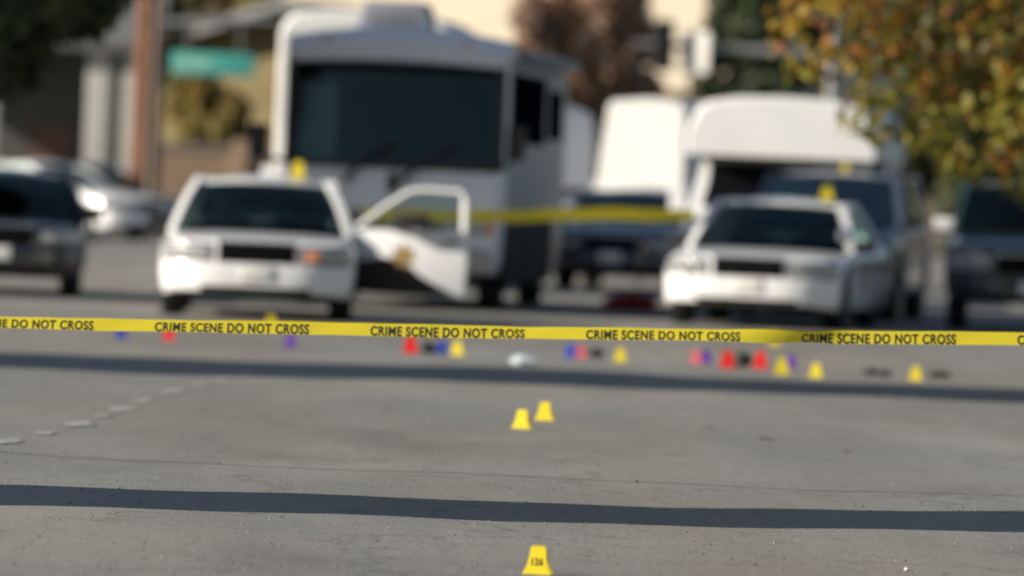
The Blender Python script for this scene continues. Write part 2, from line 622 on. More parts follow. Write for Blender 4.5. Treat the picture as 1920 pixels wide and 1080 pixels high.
LG1 = leafmat('leaf_dark_green', (0.035, 0.055, 0.020), 0.2)
LG2 = leafmat('leaf_mid_green', (0.075, 0.085, 0.028))
LO1 = leafmat('leaf_orange', (0.36, 0.13, 0.022))
LO2 = leafmat('leaf_yellow', (0.37, 0.24, 0.022))
LO3 = leafmat('leaf_yellow_green', (0.22, 0.20, 0.025))
LO4 = leafmat('leaf_rust', (0.20, 0.065, 0.02))
LB1 = leafmat('leaf_brown', (0.42, 0.27, 0.17), 0.3)
LB2 = leafmat('leaf_russet', (0.26, 0.17, 0.12), 0.3)
LOL = leafmat('leaf_olive', (0.25, 0.21, 0.06))
LOL2 = leafmat('leaf_ochre', (0.34, 0.23, 0.06))

# autumn tree whose branches hang into the upper right
tree('autumn_tree', 'tree with orange, yellow and green autumn leaves hanging into the upper right', (8.6, 73.0, 0.0), (-1.85, -1.0, 4.2), (4.0, 3.0, 3.0),
     [LO1, LO2, LO3, LO4, LG2], 30000, 0.145, 3, 0.2, nclump=84, limbs=26, by_height=(2.3, [0.03, 0.26, 0.40, 0.03, 0.28], 3.4, [0.24, 0.22, 0.24, 0.22, 0.08]),
     extra=[((-5.0, -1, 2.45), (.7, .7, .5)), ((-4.2, -1, 2.15), (.7, .7, .5)), ((-3.4, -1, 2.0), (.8, .8, .6)), ((-5.6, -1.2, 3.1), (.7, .7, .6)), ((-5.5, -0.8, 3.7), (.7, .7, .6)), ((-4.5, -1.4, 3.2), (.8, .8, .7)), ((-3.6, -1.4, 2.7), (.9, .9, .6))])
# dark evergreen behind it on the right
tree('evergreen_tree', 'dark bushy evergreen tree behind the parked vehicles on the right', (8.6, 121.0, 0.0), (-0.4, 0, 2.7), (2.6, 2.2, 2.6), [LG1, LG2, LOL2], 12000, 0.3, 7, 0.2, weights=[0.62, 0.22, 0.16], nclump=40)
# tree on the left whose crown shades the front of the motorhome
tree('evergreen_tree', 'dark evergreen tree whose crown hangs into the upper left corner', (-9.2, 82.4, 0.1), (1.35, 0.0, 4.25), (4.2, 2.2, 2.5), [LG1, LG2], 40000, 0.26, 13, 0.24, weights=[0.75, 0.25], nclump=60,
     extra=[((4.2, -0.2, 3.55), (.75, .8, .85)), ((4.75, 0.1, 4.1), (.65, .8, .7)), ((3.5, 0, 3.1), (.8, .8, .6)), ((3.7, 0.3, 4.4), (.9, .9, .9))])
# far trees
tree('brown_tree', 'bare brown tree rising behind the right side of the big motorhome', (1.2, 166.0, 0.1), (0.1, 0, 4.4), (2.0, 1.9, 3.4), [LB1, LB2], 9000, 0.3, 21, 0.16, weights=[0.6, 0.4], nclump=34)
tree('brown_tree', 'lower brown thicket tree standing behind the shaded white van', (3.2, 172.0, 0.1), (0, 0, 2.2), (2.0, 1.5, 2.0), [LB2, LB1, LG1], 7000, 0.3, 22, 0.12, weights=[0.6, 0.2, 0.2], nclump=28)
tree('leafy_tree', 'dark green tree beside the hanging signal in the background on the right', (5.8, 172.0, 0.1), (0, 0, 4.6), (1.9, 1.7, 3.3), [LG1, LG2], 9000, 0.3, 23, 0.2, weights=[0.65, 0.35], nclump=34)
tree('leafy_tree', 'dark green tree in the far background behind the autumn tree', (9.6, 178.0, 0.1), (0, 0, 5.0), (2.6, 2.2, 4.0), [LG1, LG2, LB1], 10000, 0.34, 24, 0.2, weights=[0.5, 0.3, 0.2], nclump=34)
tree('olive_tree', 'olive and ochre leaved tree under the green street sign', (-7.2, 171.5, 0.1), (0.2, 0, 2.5), (1.5, 1.0, 1.7), [LOL, LOL2, LG2], 7000, 0.24, 25, 0.12, weights=[0.45, 0.4, 0.15], nclump=30)
tree('olive_tree', 'small ochre tree close beside the left edge of the motorhome', (-5.0, 174.0, 0.1), (0, 0, 2.7), (1.1, 1.0, 1.9), [LOL2, LOL, LB1], 6000, 0.24, 26, 0.12, weights=[0.5, 0.35, 0.15], nclump=26)
tree('leafy_tree', 'dark tree at the far left behind the pale porch columns', (-11.4, 176.0, 0.1), (0, 0, 5.2), (3.2, 2.2, 4.4), [LG1, LG2, LB1], 11000, 0.34, 27, 0.22, weights=[0.5, 0.35, 0.15], nclump=38)
tree('leafy_tree', 'dull brown green tree over the grey gable roof', (-7.6, 196.0, 0.1), (0, 0, 6.4), (3.0, 2.4, 3.2), [LG2, LB2, LOL], 10000, 0.36, 28, 0.22, weights=[0.4, 0.3, 0.3], nclump=34)


# unseen fan palms with hanging skirts, added on the left to throw two shadow bands
def palm(loc, h, w0, w1, label, seed):
    t = thing('added_palm', label, 'palm tree', loc, 0, 'added shadow palms along the left pavement')
    rnd = random.Random(seed)
    b = MB()
    n = 16
    rows = []
    for i in range(46):
        z = h * i / 45
        w = lerp(w0, w1, min(1, i / 30)) * 0.5
        w *= 1 + 0.10 * math.sin(i * 0.55 + seed) + rnd.uniform(-0.06, 0.06)
        rows.append([(w * (1 + rnd.uniform(-.05, .05)) * math.cos(2 * math.pi * k / n), w * (1 + rnd.uniform(-.05, .05)) * math.sin(2 * math.pi * k / n), z) for k in range(n)])
    b.grid(rows, closed=True)
    b.build('trunk', THATCH, t, smooth=60)
    b = MB()
    for k in range(44):
        an, el = rnd.uniform(0, 2 * math.pi), rnd.uniform(-0.5, 1.1)
        d = Vector((math.cos(an) * math.cos(el), math.sin(an) * math.cos(el), math.sin(el)))
        p = Vector((0, 0, h - 0.2))
        s = d.cross(Vector((0, 0, 1))).normalized()
        q = p + d * 1.1
        b.bar(p, q, 0.05)
        for m in range(-4, 5):
            e = q + (d * math.cos(m * 0.26) + s * math.sin(m * 0.26)) * 1.2 + Vector((0, 0, -0.25))
            b.add([q, q + (e - q) * 0.5 + s * 0.08, e, q + (e - q) * 0.5 - s * 0.08], [(0, 1, 2, 3)])
    b.build('crown', [LG2], t, smooth=0, weld=False)
    return t


tn = math.tan(R(SUN_AZ))
palm((-12.0, 33.85 - 10.0 * tn, -0.03), 14.0, 2.0, 1.85, 'added thick skirted fan palm nearest the camera, throwing the near shadow band', 1)
palm((-13.5, 55.3 - 10.1 * tn, -0.03), 15.0, 2.5, 2.3, 'added broad skirted fan palm throwing the far shadow band', 2)
palm((-15.6, 57.0 - 12.2 * tn, -0.03), 15.5, 2.4, 2.1, 'added skirted fan palm set back to widen the far shadow band', 5)


# ------------------------------------------------------------------ buildings
def window(parent, x0, x1, z0, z1, y, fm=None):
    b = MB()
    w = 0.09
    b.box(x0 - w, x1 + w, y - 0.05, y - 0.002, z1, z1 + w)
    b.box(x0 - w, x1 + w, y - 0.07, y - 0.002, z0 - w, z0)
    b.box(x0 - w, x0, y - 0.05, y - 0.002, z0, z1)
    b.box(x1, x1 + w, y - 0.05, y - 0.002, z0, z1)
    b.box((x0 + x1) / 2 - 0.03, (x0 + x1) / 2 + 0.03, y - 0.045, y - 0.002, z0, z1)
    f = b.build('window', fm or TRIMW, parent, smooth=0)
    g = MB()
    g.box(x0, x1, y - 0.03, y - 0.004, z0, z1)
    g.build('pane', mat('window_pane', (0.02, 0.025, 0.03), 0.1, coat=1.0), f, smooth=0)
    return f


# cream apartment block far behind
t = thing('apartment_block', 'pale cream stucco building far behind the motorhome', 'building', (-0.6, 192.0, 0.0), -24)
b = MB(); b.box(-7.5, 8.0, 0, 9, 0, 11); b.build('wall', STUCCO, t, smooth=0)
b = MB(); b.box(-7.9, 8.4, -0.4, 9.4, 11.003, 11.4); b.build('roof', ROOFM, t, smooth=0)
for zz in (1.1, 7.6):
    for k in range(4):
        window(t, -6.2 + k * 3.8, -4.6 + k * 3.8, zz, zz + 1.4, 0)
# olive house with gable end
t = thing('gabled_house', 'olive walled house with a grey gable roof behind the green sign', 'house', (-5.7, 180.0, 0.1), -16)
b = MB(); b.prism([(-3.8, 0, 0), (3.8, 0, 0), (3.8, 0, 3.95), (0, 0, 5.25), (-3.8, 0, 3.95)], (0, 9, 0)); b.build('wall', OLIVEW, t, smooth=0)
for s in (-1, 1):
    b = MB()
    b.prism([(0, -0.7, 5.28), (s * 4.3, -0.7, 3.80), (s * 4.3, -0.7, 4.02), (0, -0.7, 5.52)], (0, 10.2, 0))
    b.build('roof', ROOFM, t, smooth=0)
    b = MB()
    b.prism([(0, -0.76, 5.26), (s * 4.3, -0.76, 3.76), (s * 4.3, -0.76, 3.96), (0, -0.76, 5.46)], (0, 0.05, 0))
    b.build('rake_board', STEEL, t, smooth=0)
window(t, -2.6, -1.2, 1.0, 2.3, 0); window(t, 0.6, 2.0, 1.0, 2.3, 0)
# pale porch house at the left
t = thing('porch_house', 'pale house with tall white porch columns at the left edge', 'house', (-10.6, 158.0, 0.1))
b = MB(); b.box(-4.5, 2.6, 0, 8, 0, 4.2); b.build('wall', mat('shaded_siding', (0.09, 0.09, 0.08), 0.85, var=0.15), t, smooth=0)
b = MB(); b.prism([(-5.0, -2.7, 3.7), (3.0, -2.7, 3.7), (3.0, 3.2, 5.6), (-5.0, 3.2, 5.6)], (0, 0, 0.18)); b.build('roof', ROOFM, t, smooth=0)
for x, w in ((1.75, 0.50), (2.38, 0.26), (-0.6, 0.5), (-3.2, 0.5)):
    b = MB()
    b.box(x - w / 2, x + w / 2, -2.4, -2.4 + w, 0.25, 3.68)
    b.box(x - w / 2 - 0.06, x + w / 2 + 0.06, -2.46, -2.34 + w, 0.0, 0.25)
    b.build('column', PALEW, t, bevel=0.02)
b = MB(); b.box(-4.6, 2.9, -2.5, -0.003, -0.1, 0.0); b.build('porch_floor', CONC, t, smooth=0)
window(t, -2.6, -1.3, 1.0, 2.6, 0)
b = MB(); b.box(0.2, 1.15, -0.06, -0.003, 0.02, 2.1); b.build('door', BROWNB, t, smooth=0)
# beige block wall with individual capped panels
t = thing('garden_wall', 'low beige block wall below the olive trees', 'wall', (-6.2, 169.2, 0.1))
b = MB(); b.box(-2.6, 4.6, 0, 0.2, 0, 1.75); b.build('wall_panel', BEIGEW, t, smooth=0)
b = MB(); b.box(-2.65, 4.65, -0.05, 0.25, 1.753, 1.85); b.build('coping', CONC, t, smooth=0)
for x in (-2.5, -0.1, 2.2, 4.5):
    b = MB(); b.box(x - 0.2, x + 0.2, -0.1, 0.3, 0, 2.0); b.build('pier', BEIGEW, t, bevel=0.02)

# wooden utility pole and the sign post
t = thing('utility_pole', 'reddish brown wooden utility pole left of the street sign', 'pole', (-7.62, 150.0, 0.0))
b = MB(); b.tube([(0, 0, -0.3), (0.02, 0, 5), (0.04, 0, 11)], [0.22, 0.20, 0.16], 14); b.build('pole', WOOD, t)
b = MB(); b.box(-1.2, 1.3, -0.22, -0.12, 10.2, 10.32); b.build('crossarm', WOOD, t, smooth=0)
t = thing('street_sign', 'green street name sign hanging from a grey mast arm', 'street sign', (-7.2, 146.0, 0.0))
t.scale = (1.364, 1.364, 1.364)
b = MB(); b.tube([(0, 0, 0), (0, 0, 3.45)], [0.075, 0.06], 12); b.build('pole', mat('rusty_pole', (0.20, 0.145, 0.11), .7, var=.3), t)
b = MB(); b.tube([(0.06, 0, 3.12), (1.0, 0, 3.19), (1.75, 0, 3.23)], [0.05, 0.04, 0.03], 8); b.build('mast_arm', STEEL, t)
b = MB(); b.box(0.22, 1.42, -0.012, 0.012, 2.40, 2.72); s = b.build('sign_plate', GREENS, t, bevel=0.008)
b = MB(); b.box(0.28, 0.80, -0.0155, -0.0125, 2.47, 2.64); b.build('pale_band', SIGNTXT, s, smooth=0)
for x in (0.45, 1.2):
    b = MB(); b.bar((x, 0, 2.69), (x, 0, 3.17), 0.03); b.build('hanger', STEEL, t, smooth=0)
# signal mast arm on the right
t = thing('traffic_signal', 'grey signal mast arm with a dark signal head and a white sign plate', 'traffic signal', (6.7, 160.0, 0.0))
b = MB(); b.tube([(0, 0, 0), (0, 0, 5.2)], [0.15, 0.11], 12); b.build('pole', STEEL, t)
b = MB(); b.tube([(-0.1, 0, 4.45), (-2.5, 0, 4.5), (-4.3, 0, 4.52)], [0.11, 0.08, 0.05], 10); b.build('mast_arm', STEEL, t)
b = MB(); b.box(-3.85, -3.45, -0.35, -0.1, 3.95, 5.05); s = b.build('signal_head', BPLAST, t, bevel=0.03)
for k, m in enumerate((GRILLE, GRILLE, GRILLE)):
    b = MB(); b.blob((-3.65, -0.36, 4.86 - k * 0.35), (0.12, 0.03, 0.12), k, 12, 6, 0); b.build('lens', m, s)
b = MB(); b.box(-0.38, 0.38, -0.06, -0.03, 3.93, 4.83); sg = b.build('sign_plate', TRIMW, t, bevel=0.02); sg.location = (-2.95, -0.1, 0); sg.rotation_euler = (0, 0, R(-40))


# ------------------------------------------------------------------ vehicles
def wheel(parent, x, y, r, w, side, rimk=0.66):
    m = MB()
    m.lathe_x([(-w / 2, r * rimk), (-w / 2, r * 0.93), (-w * 0.36, r), (w * 0.36, r), (w / 2, r * 0.93), (w / 2, r * rimk), (w * 0.3, r * rimk * .98), (-w * 0.3, r * rimk * .98), (-w / 2, r * rimk)], 28)
    o = m.build('wheel', RUBBER, parent, smooth=40)
    o.location = (x, y, r)
    m = MB()
    s = side
    rr = r * rimk
    m.lathe_x([(s * w * 0.15, 0.0), (s * w * 0.46, 0.001), (s * w * 0.47, rr * 0.28), (s * w * 0.22, rr * 0.36), (s * w * 0.25, rr * 0.8), (s * w * 0.44, rr * 0.9), (s * w * 0.45, rr * 0.985), (s * w * 0.1, rr * 0.99)], 24)
    m.build('rim', RIM, o, smooth=40)
    return o


def car(t, P, paint, door_open=False):
    """builds a car under the Empty t; it faces -y, nose at y = 0"""
    L, W, H = P['L'], P['W'], P['H']
    hwm = W / 2
    wr, ya, yb = P['wr'], P['axle_f'], P['axle_r']
    sill = P['sill']
    top = P['top']
    cowl, rf, rr, tail = P['cowl'], P['roof_f'], P['roof_r'], P['tail']
    nk = P.get('nose_k', 0.34)
    gl = P.get('glass', GLASS)

    def hw(y):
        a = min(1.0, max(0.0, (y - 0.02)) / nk) ** 0.25
        c = min(1.0, max(0.0, (L - y)) / 0.5) ** 0.22
        return hwm * min(0.965 + 0.035 * min(1, y / 1.2), 1.0) * a * max(0.72, c)

    def fy(x):
        return 0.02 + nk * min(1.0, abs(x) / (hwm * 0.967)) ** 4

    ys = [0.0203, 0.022, 0.03, 0.05, 0.09, 0.15, 0.24, 0.36, 0.5]
    y = 0.6
    while y < L - 0.3:
        ys.append(y)
        y += 0.06 if min(abs(y - ya), abs(y - yb)) < wr + 0.14 else 0.15
    ys += [L - 0.28, L - 0.18, L - 0.09, L - 0.03, L]
    R2 = wr + 0.065
    rows = []
    for y in ys:
        zt = interp(top, y)
        zb = sill
        if y < 0.4:
            zb = lerp(P['nose_z'], sill, y / 0.4)
        if y > L - 0.5:
            zb = lerp(sill, sill + 0.12, (y - L + 0.5) / 0.5)
        for yw in (ya, yb):
            if abs(y - yw) < R2:
                zb = max(zb, wr + math.sqrt(R2 * R2 - (y - yw) ** 2))
        zs = zt - 0.07
        zb = min(zb, zs - 0.06)
        h = hw(y)
        half = [(0, zb), (.80 * h, zb), (.955 * h, zb + 0.015), (.985 * h, lerp(zb, zs, .2)), (h, lerp(zb, zs, .5)), (.992 * h, lerp(zb, zs, .78)), (.965 * h, zs), (.915 * h, zs + .05), (.80 * h, zt + 0.0), (.45 * h, zt + .022), (0, zt + .03)]
        row = [(x, y, z) for x, z in half] + [(-x, y, z) for x, z in half[-2:0:-1]]
        rows.append(row)
    b = MB()
    n = len(rows[0])
    vs = [p for r in rows for p in r]
    b.add(vs, [])
    for i in range(len(rows) - 1):
        ym = (ys[i] + ys[i + 1]) / 2
        for k in range(n):
            k2 = (k + 1) % n
            b.f.append((i * n + k, i * n + k2, (i + 1) * n + k2, (i + 1) * n + k))
            kk = min(k, n - 1 - k)
            b.mi.append(1 if kk <= 1 else (2 if (kk >= 8 and cowl + 0.22 < ym < tail - 0.12) else 0))
    for i in (0, len(rows) - 1):
        f = tuple(i * n + k for k in range(n))
        b.f.append(f if i else f[::-1])
        b.mi.append(0)
    b.build('body', [paint, DARK, INTER], t, smooth=38)

    # greenhouse
    wb, wt = P['wb'], P['wt']
    zc = interp(top, cowl) + 0.02
    zr = H - 0.05
    zt_ = interp(top, tail) + 0.02
    bul_f, bul_r = 0.26, 0.10
    K = [-1, -.75, -.4, 0, .4, .75, 1]

    def ws(v, k):                                       # windscreen surface point
        return (k * lerp(wb, wt, v), lerp(cowl + bul_f * k * k, rf + 0.12 * k * k, v), lerp(zc - 0.03 * k * k, zr - 0.035 * k * k, v) + 0.05 * math.sin(v * math.pi))

    def bw(v, k):
        return (k * lerp(wb * 0.93, wt, v), lerp(tail - bul_r * k * k, rr - 0.10 * k * k, v), lerp(zt_ - 0.02 * k * k, zr - 0.03 * k * k, v) + 0.03 * math.sin(v * math.pi))

    b = MB(); b.grid([[ws(v, k * 0.955) for k in K] for v in (0.02, .25, .5, .75, 0.97)]); b.build('windscreen', P.get('wsglass', gl), t, smooth=60)
    b = MB(); b.grid([[bw(v, k * 0.94) for k in K] for v in (0.03, .35, .7, 0.96)]); b.build('rear_window', gl, t, smooth=60)
    # roof
    b = MB()
    rws = []
    for j in range(9):
        s = j / 8
        row = []
        for k in K:
            a, c = Vector(ws(1, k)), Vector(bw(1, k))
            p = a.lerp(c, s)
            p.z += 0.05 * math.sin(s * math.pi) ** 0.6 * (1 - 0.75 * k * k) + 0.012
            row.append(p)
        rws.append(row)
    b.slab(rws, (0, 0, -0.035))
    b.build('roof', paint, t, smooth=40)
    for s in (-1, 1):
        b = MB()
        for v in range(4):
            b.bar(ws(v / 4, s), ws((v + 1) / 4 + 0.02, s), 0.075, 0.085)
        b.build('front_pillar', paint, t, smooth=60)
        b = MB()
        for v in range(3):
            b.bar(bw(v / 3, s * 0.98), bw((v + 1) / 3 + 0.03, s * 0.98), 0.15 if P.get('sedan', True) else 0.12, 0.10)
        b.build('rear_pillar', paint, t, smooth=60)
        a0, a1, c1, c0 = Vector(ws(0.02, s)), Vector(ws(0.99, s)), Vector(bw(0.99, s)), Vector(bw(0.02, s * 1.0))
        m0, m1 = a0.lerp(c0, 0.47), a1.lerp(c1, 0.42)
        bx = s * hwm * 0.865
        a0b, m0b, c0b = Vector((bx, a0.y + 0.12, zc - 0.03)), Vector((bx, m0.y, zc - 0.03)), Vector((bx, c0.y - 0.12, zt_ - 0.03))
        b = MB(); b.bar(m0b, m1, 0.09, 0.06); b.build('middle_pillar', BPLAST if paint is not WHITE else WHITE, t, smooth=0)
        for q in ((a0b, m0b, m1, a1), (m0b, c0b, c1, m1)):
            b = MB(); b.add(list(q), [(0, 1, 2, 3)]); b.build('side_window', gl, t, smooth=0)
        # doors as thin skins that follow the side of the body
        for q0, q1, front in ((ya + wr + 0.12, m0.y - 0.01, True), (m0.y + 0.01, yb - wr * 0.55, False)):
            rws = []
            for j in range(6):
                yy = lerp(q0, q1, j / 5)
                zt2 = interp(top, yy) - 0.07
                z0 = sill + 0.09
                if not front and abs(yy - yb) < R2 + 0.03:
                    z0 = max(z0, wr + math.sqrt(max(0, (R2 + 0.03) ** 2 - (yy - yb) ** 2)) + 0.02)
                h = hw(yy)
                rws.append([(s * (h * f_ + 0.004), yy, lerp(z0, zt2, u)) for u, f_ in ((0, .985), (.25, 1.0), (.5, 1.0), (.75, .997), (1, .968))])
            b = MB(); b.slab(rws, (s * 0.012, 0, 0))
            openit = door_open and s > 0 and front
            d = b.build('door_opening' if openit else 'door', INTER if openit else paint, t, smooth=40)
            if not openit:
                b = MB(); b.box(s * hwm * 1.0 + (0.012 if s > 0 else -0.035), s * hwm * 1.0 + (0.035 if s > 0 else -0.012), q1 - 0.26, q1 - 0.06, zc - 0.19, zc - 0.155)
                b.build('handle', BPLAST if paint is not SILVER else CHROME, d, bevel=0.006)
        # mirror
        if not (door_open and s > 0):
            b = MB()
            b.box(s * hwm * 0.93 - 0.02 * s, s * (hwm + 0.17), a0.y + 0.10, a0.y + 0.20, zc + 0.0, zc + 0.145)
            b.bar((s * hwm * 0.86, a0.y + 0.15, zc - 0.02), (s * (hwm + 0.04), a0.y + 0.15, zc + 0.03), 0.05)
            b.build('mirror', P.get('mirror', BPLAST), t, bevel=0.02)
    # seats, dashboard
    b = MB(); b.box(-wb * 0.9, wb * 0.9, cowl + 0.3, cowl + 0.6, zc - 0.03, zc + 0.03); b.build('dashboard', INTER, t, bevel=0.02)
    ysf = lerp(rf, rr, 0.22)
    for x in (-0.38, 0.38):
        b = MB()
        b.box(x - 0.25, x + 0.25, ysf, ysf + 0.14, zc - 0.05, zc + 0.16)
        b.box(x - 0.13, x + 0.13, ysf + 0.03, ysf + 0.12, zc + 0.18, zc + 0.36)
        b.bar((x, ysf + 0.07, zc + 0.1), (x, ysf + 0.07, zc + 0.25), 0.03)
        b.build('seat', SEATM, t, bevel=0.03)
    b = MB(); b.box(-wb * 0.75, wb * 0.75, rr + 0.02, rr + 0.16, zc - 0.05, zc + 0.12); b.build('rear_seat', SEATM, t, bevel=0.03)

    # face of the car
    def strip(name, x0, x1, z0, z1, off, thick, m, n=8, par=t, bev=0.008, slope=0.0):
        rws = []
        for zz in (z0, (z0 + z1) / 2, z1):
            rws.append([(lerp(x0, x1, i / n), fy(lerp(x0, x1, i / n)) - off + slope * (zz - z0), zz) for i in range(n + 1)])
        bb = MB()
        bb.slab(rws, (0, thick, 0))
        return bb.build(name, m, par, bevel=bev, smooth=40)

    F = P['face']
    bx = hwm * 0.955
    bp = strip('bumper', -bx, bx, F['bz'][0], F['bz'][1], 0.075, 0.14, P.get('bumper', paint), 16, bev=0.03)
    g = strip('grille', -F['gw'], F['gw'], F['gz'][0], F['gz'][1], 0.035, 0.05, GRILLE, 6)
    if F.get('chrome'):
        strip('grille_trim', -F['gw'] - .02, F['gw'] + .02, F['gz'][1] - .012, F['gz'][1] + .02, 0.045, 0.05, CHROME, 6, par=g)
    if not F.get('chrome'):
        for z0_, z1_ in ((F['gz'][0] - .022, F['gz'][0] - .002), (F['gz'][1] + .002, F['gz'][1] + .022)):
            strip('grille_trim', -F['gw'] - .015, F['gw'] + .015, z0_, z1_, 0.042, 0.04, CHROME, 6, par=g, bev=0.004)
    nb = F.get('bars', 3)
    for k in range(nb):
        zz = lerp(F['gz'][0], F['gz'][1], (k + 1) / (nb + 1))
        strip('grille_bar', -F['gw'] + .02, F['gw'] - .02, zz - .008, zz + .008, 0.042, 0.02, GRILLE, 4, par=g, bev=0)
    for s in (-1, 1):
        a, c = s * F['hx'][0], s * F['hx'][1]
        hl = strip('headlight', min(a, c), max(a, c), F['hz'][0], F['hz'][1], 0.022, 0.05, LAMP, 8)
        strip('headlight_bezel', min(a, c) - .012, max(a, c) + .012, F['hz'][0] - .016, F['hz'][1] + .016, 0.010, 0.05, BPLAST, 8, par=hl, bev=0)
        if F.get('amber'):
            a2 = s * (F['hx'][1] - 0.13)
            strip('indicator', min(a2, c), max(a2, c), F['hz'][0] + .01, F['hz'][1] - .01, 0.027, 0.03, AMBER if P.get('amber_ind') else LAMP, 4, par=hl)
    pw, ph = 0.155, 0.15
    zz = F['plate_z']
    b = MB(); b.box(-pw, pw, fy(0.1) - 0.098, fy(0.1) - 0.078, zz, zz + ph); pl = b.build('license_plate', PLATE, t, bevel=0.005)
    strip('air_intake', -0.55, 0.55, F['bz'][0] + 0.01, F['bz'][0] + 0.06, 0.083, 0.03, GRILLE, 8, par=bp)
    # tail lights
    for s in (-1, 1):
        b = MB(); b.box(s * hwm * .55, s * hwm * .72, L - 0.02, L + 0.012, interp(top, L) - 0.28, interp(top, L) - 0.12); b.build('tail_light', REDLENS, t, bevel=0.01)
    b = MB(); b.box(-hwm * .72, hwm * .72, L - 0.05, L + 0.07, sill + .16, sill + .36); b.build('bumper', P.get('bumper', paint), t, bevel=0.03)
    ww = P.get('ww', 0.225)
    for s in (-1, 1):
        for yy in (ya, yb):
            wheel(t, s * (hwm - ww / 2 - 0.035), yy, wr, ww, s)
    return dict(hw=hw, fy=fy, strip=strip, zc=zc, zr=zr)


SEDAN = dict(L=5.38, W=1.98, H=1.43, wr=0.335, axle_f=1.03, axle_r=3.94, sill=0.21, nose_z=0.27, cowl=1.50, roof_f=2.38, roof_r=3.55, tail=4.42, wb=0.905, wt=0.68,
             top=[(0, .755), (.10, .77), (.35, .79), (1.0, .82), (1.5, .835), (1.9, .85), (4.2, .91), (4.5, .95), (5.15, .95), (5.3, .92), (5.38, .78)],
             face=dict(bz=(0.27, 0.565), gw=0.385, gz=(0.56, 0.765), hx=(0.47, 0.93), hz=(0.59, 0.735), amber=True, plate_z=0.40, chrome=False, bars=3))
GLASSS = glass('suv_glass', (0.06, 0.08, 0.08), ior=2.9)
SUVP = dict(L=5.0, W=2.0, H=1.78, wr=0.38, axle_f=0.95, axle_r=3.85, sill=0.33, nose_z=0.36, cowl=1.30, roof_f=1.95, roof_r=4.45, tail=4.85, wb=0.90, wt=0.76, sedan=False, glass=GLASSD,
            top=[(0, .93), (.10, .98), (.5, 1.06), (1.3, 1.12), (4.8, 1.15), (5.0, 1.1)],
            face=dict(bz=(0.36, 0.62), gw=0.42, gz=(0.68, 0.90), hx=(0.50, 0.94), hz=(0.70, 0.88), amber=True, plate_z=0.45, chrome=True, bars=3))

# patrol car on the left with its driver's door open
t = thing('police_car', 'white police sedan at left with its driver door swung wide open', 'police car', (-2.56, 74.0, 0), 1.0, 'white police sedans')
PL = dict(SEDAN)
car(t, PL, WHITE, door_open=True)
# amber corner lamp showing under the broken right headlamp
b = MB(); b.box(0.49, 0.63, -0.028, 0.02, 0.60, 0.71); b.build('indicator', mat('pale_orange_lens', (0.62, 0.25, 0.14), 0.3, coat=0.6), t, bevel=0.01)['label'] = 'orange lamp exposed beside the grille'
# open door: outside skin faces the camera
hd = bpy.data.objects.new('door', None)
DX0, DX1 = 0.0, 1.16
b = MB()
prof = [(0.0, 0.62), (0.03, 0.40), (0.10, 0.29), (DX1 - 0.02, 0.27), (DX1, 0.33), (DX1 + 0.015, 0.62), (DX1, 0.955), (0.62, 0.95), (0.0, 0.94)]
b.prism([(x, 0, z) for x, z in prof], (0, 0.10, 0))
door = b.build('door', WHITE, t, bevel=0.02)
door['label'] = 'driver door swung open, outer skin toward the camera'
door.location = (0.955, 1.86, 0.0)
door.rotation_euler = (0, 0, R(-9))
b = MB()
fr = [(0.02, 0.02, 0.95), (0.33, 0.05, 1.20), (0.55, 0.07, 1.345), (0.70, 0.08, 1.37), (1.08, 0.08, 1.36), (1.13, 0.07, 1.30), (1.135, 0.05, 0.95)]
for p, q in zip(fr, fr[1:]):
    b.bar(p, q, 0.085, 0.06, 8)
b.build('window_frame', WHITE, door, smooth=50)
b = MB(); b.add([(0.10, 0.05, 0.95), (0.36, 0.06, 1.19), (0.57, 0.07, 1.33), (0.71, 0.075, 1.345), (1.08, 0.075, 1.335), (1.11, 0.05, 0.95)], [(0, 1, 2, 3, 4, 5)]); b.build('window_glass', GLASSC, door, smooth=0)
b = MB(); b.box(0.42, 0.80, -0.22, -0.10, 0.965, 1.12); b.bar((0.35, 0.04, 0.97), (0.5, -0.14, 1.0), 0.06); b.build('mirror', BPLAST, door, bevel=0.03)
b = MB(); b.box(0.92, 1.09, -0.03, -0.002, 0.83, 0.865); b.build('handle', BPLAST, door, bevel=0.008)
b = MB(); b.box(0.04, DX1 - 0.03, 0.102, 0.13, 0.33, 0.90); b.build('inner_trim', INTER, door, bevel=0.01)
b = MB(); b.prism([(0.03, -0.0025, 0.33), (0.03, -0.0025, 0.60), (0.30, -0.0025, 0.665), (0.52, -0.0025, 0.64), (0.68, -0.0025, 0.50), (1.02, -0.0025, 0.31), (0.60, -0.0025, 0.285), (0.10, -0.0025, 0.30)], (0, 0.002, 0)); b.build('door_shadow_patch', mat('shadow_brown', (0.035, 0.02, 0.014), .5, var=.4, vscale=6), door, smooth=0)  # brown-black patch puts the fender's cast shadow into the door's colour
# gold star and stripe printed on the door
b = MB()
star = []
for k in range(14):
    rr_ = 0.15 if k % 2 == 0 else 0.085
    an = math.pi / 2 + k * math.pi / 7
    star.append((0.42 + rr_ * math.cos(an), -0.0035, 0.66 + rr_ * math.sin(an)))
b.prism([(x + .10, y, z + .02) for x, y, z in star], (0, 0.003, 0)); b.build('star_decal', GOLD, door, smooth=0)

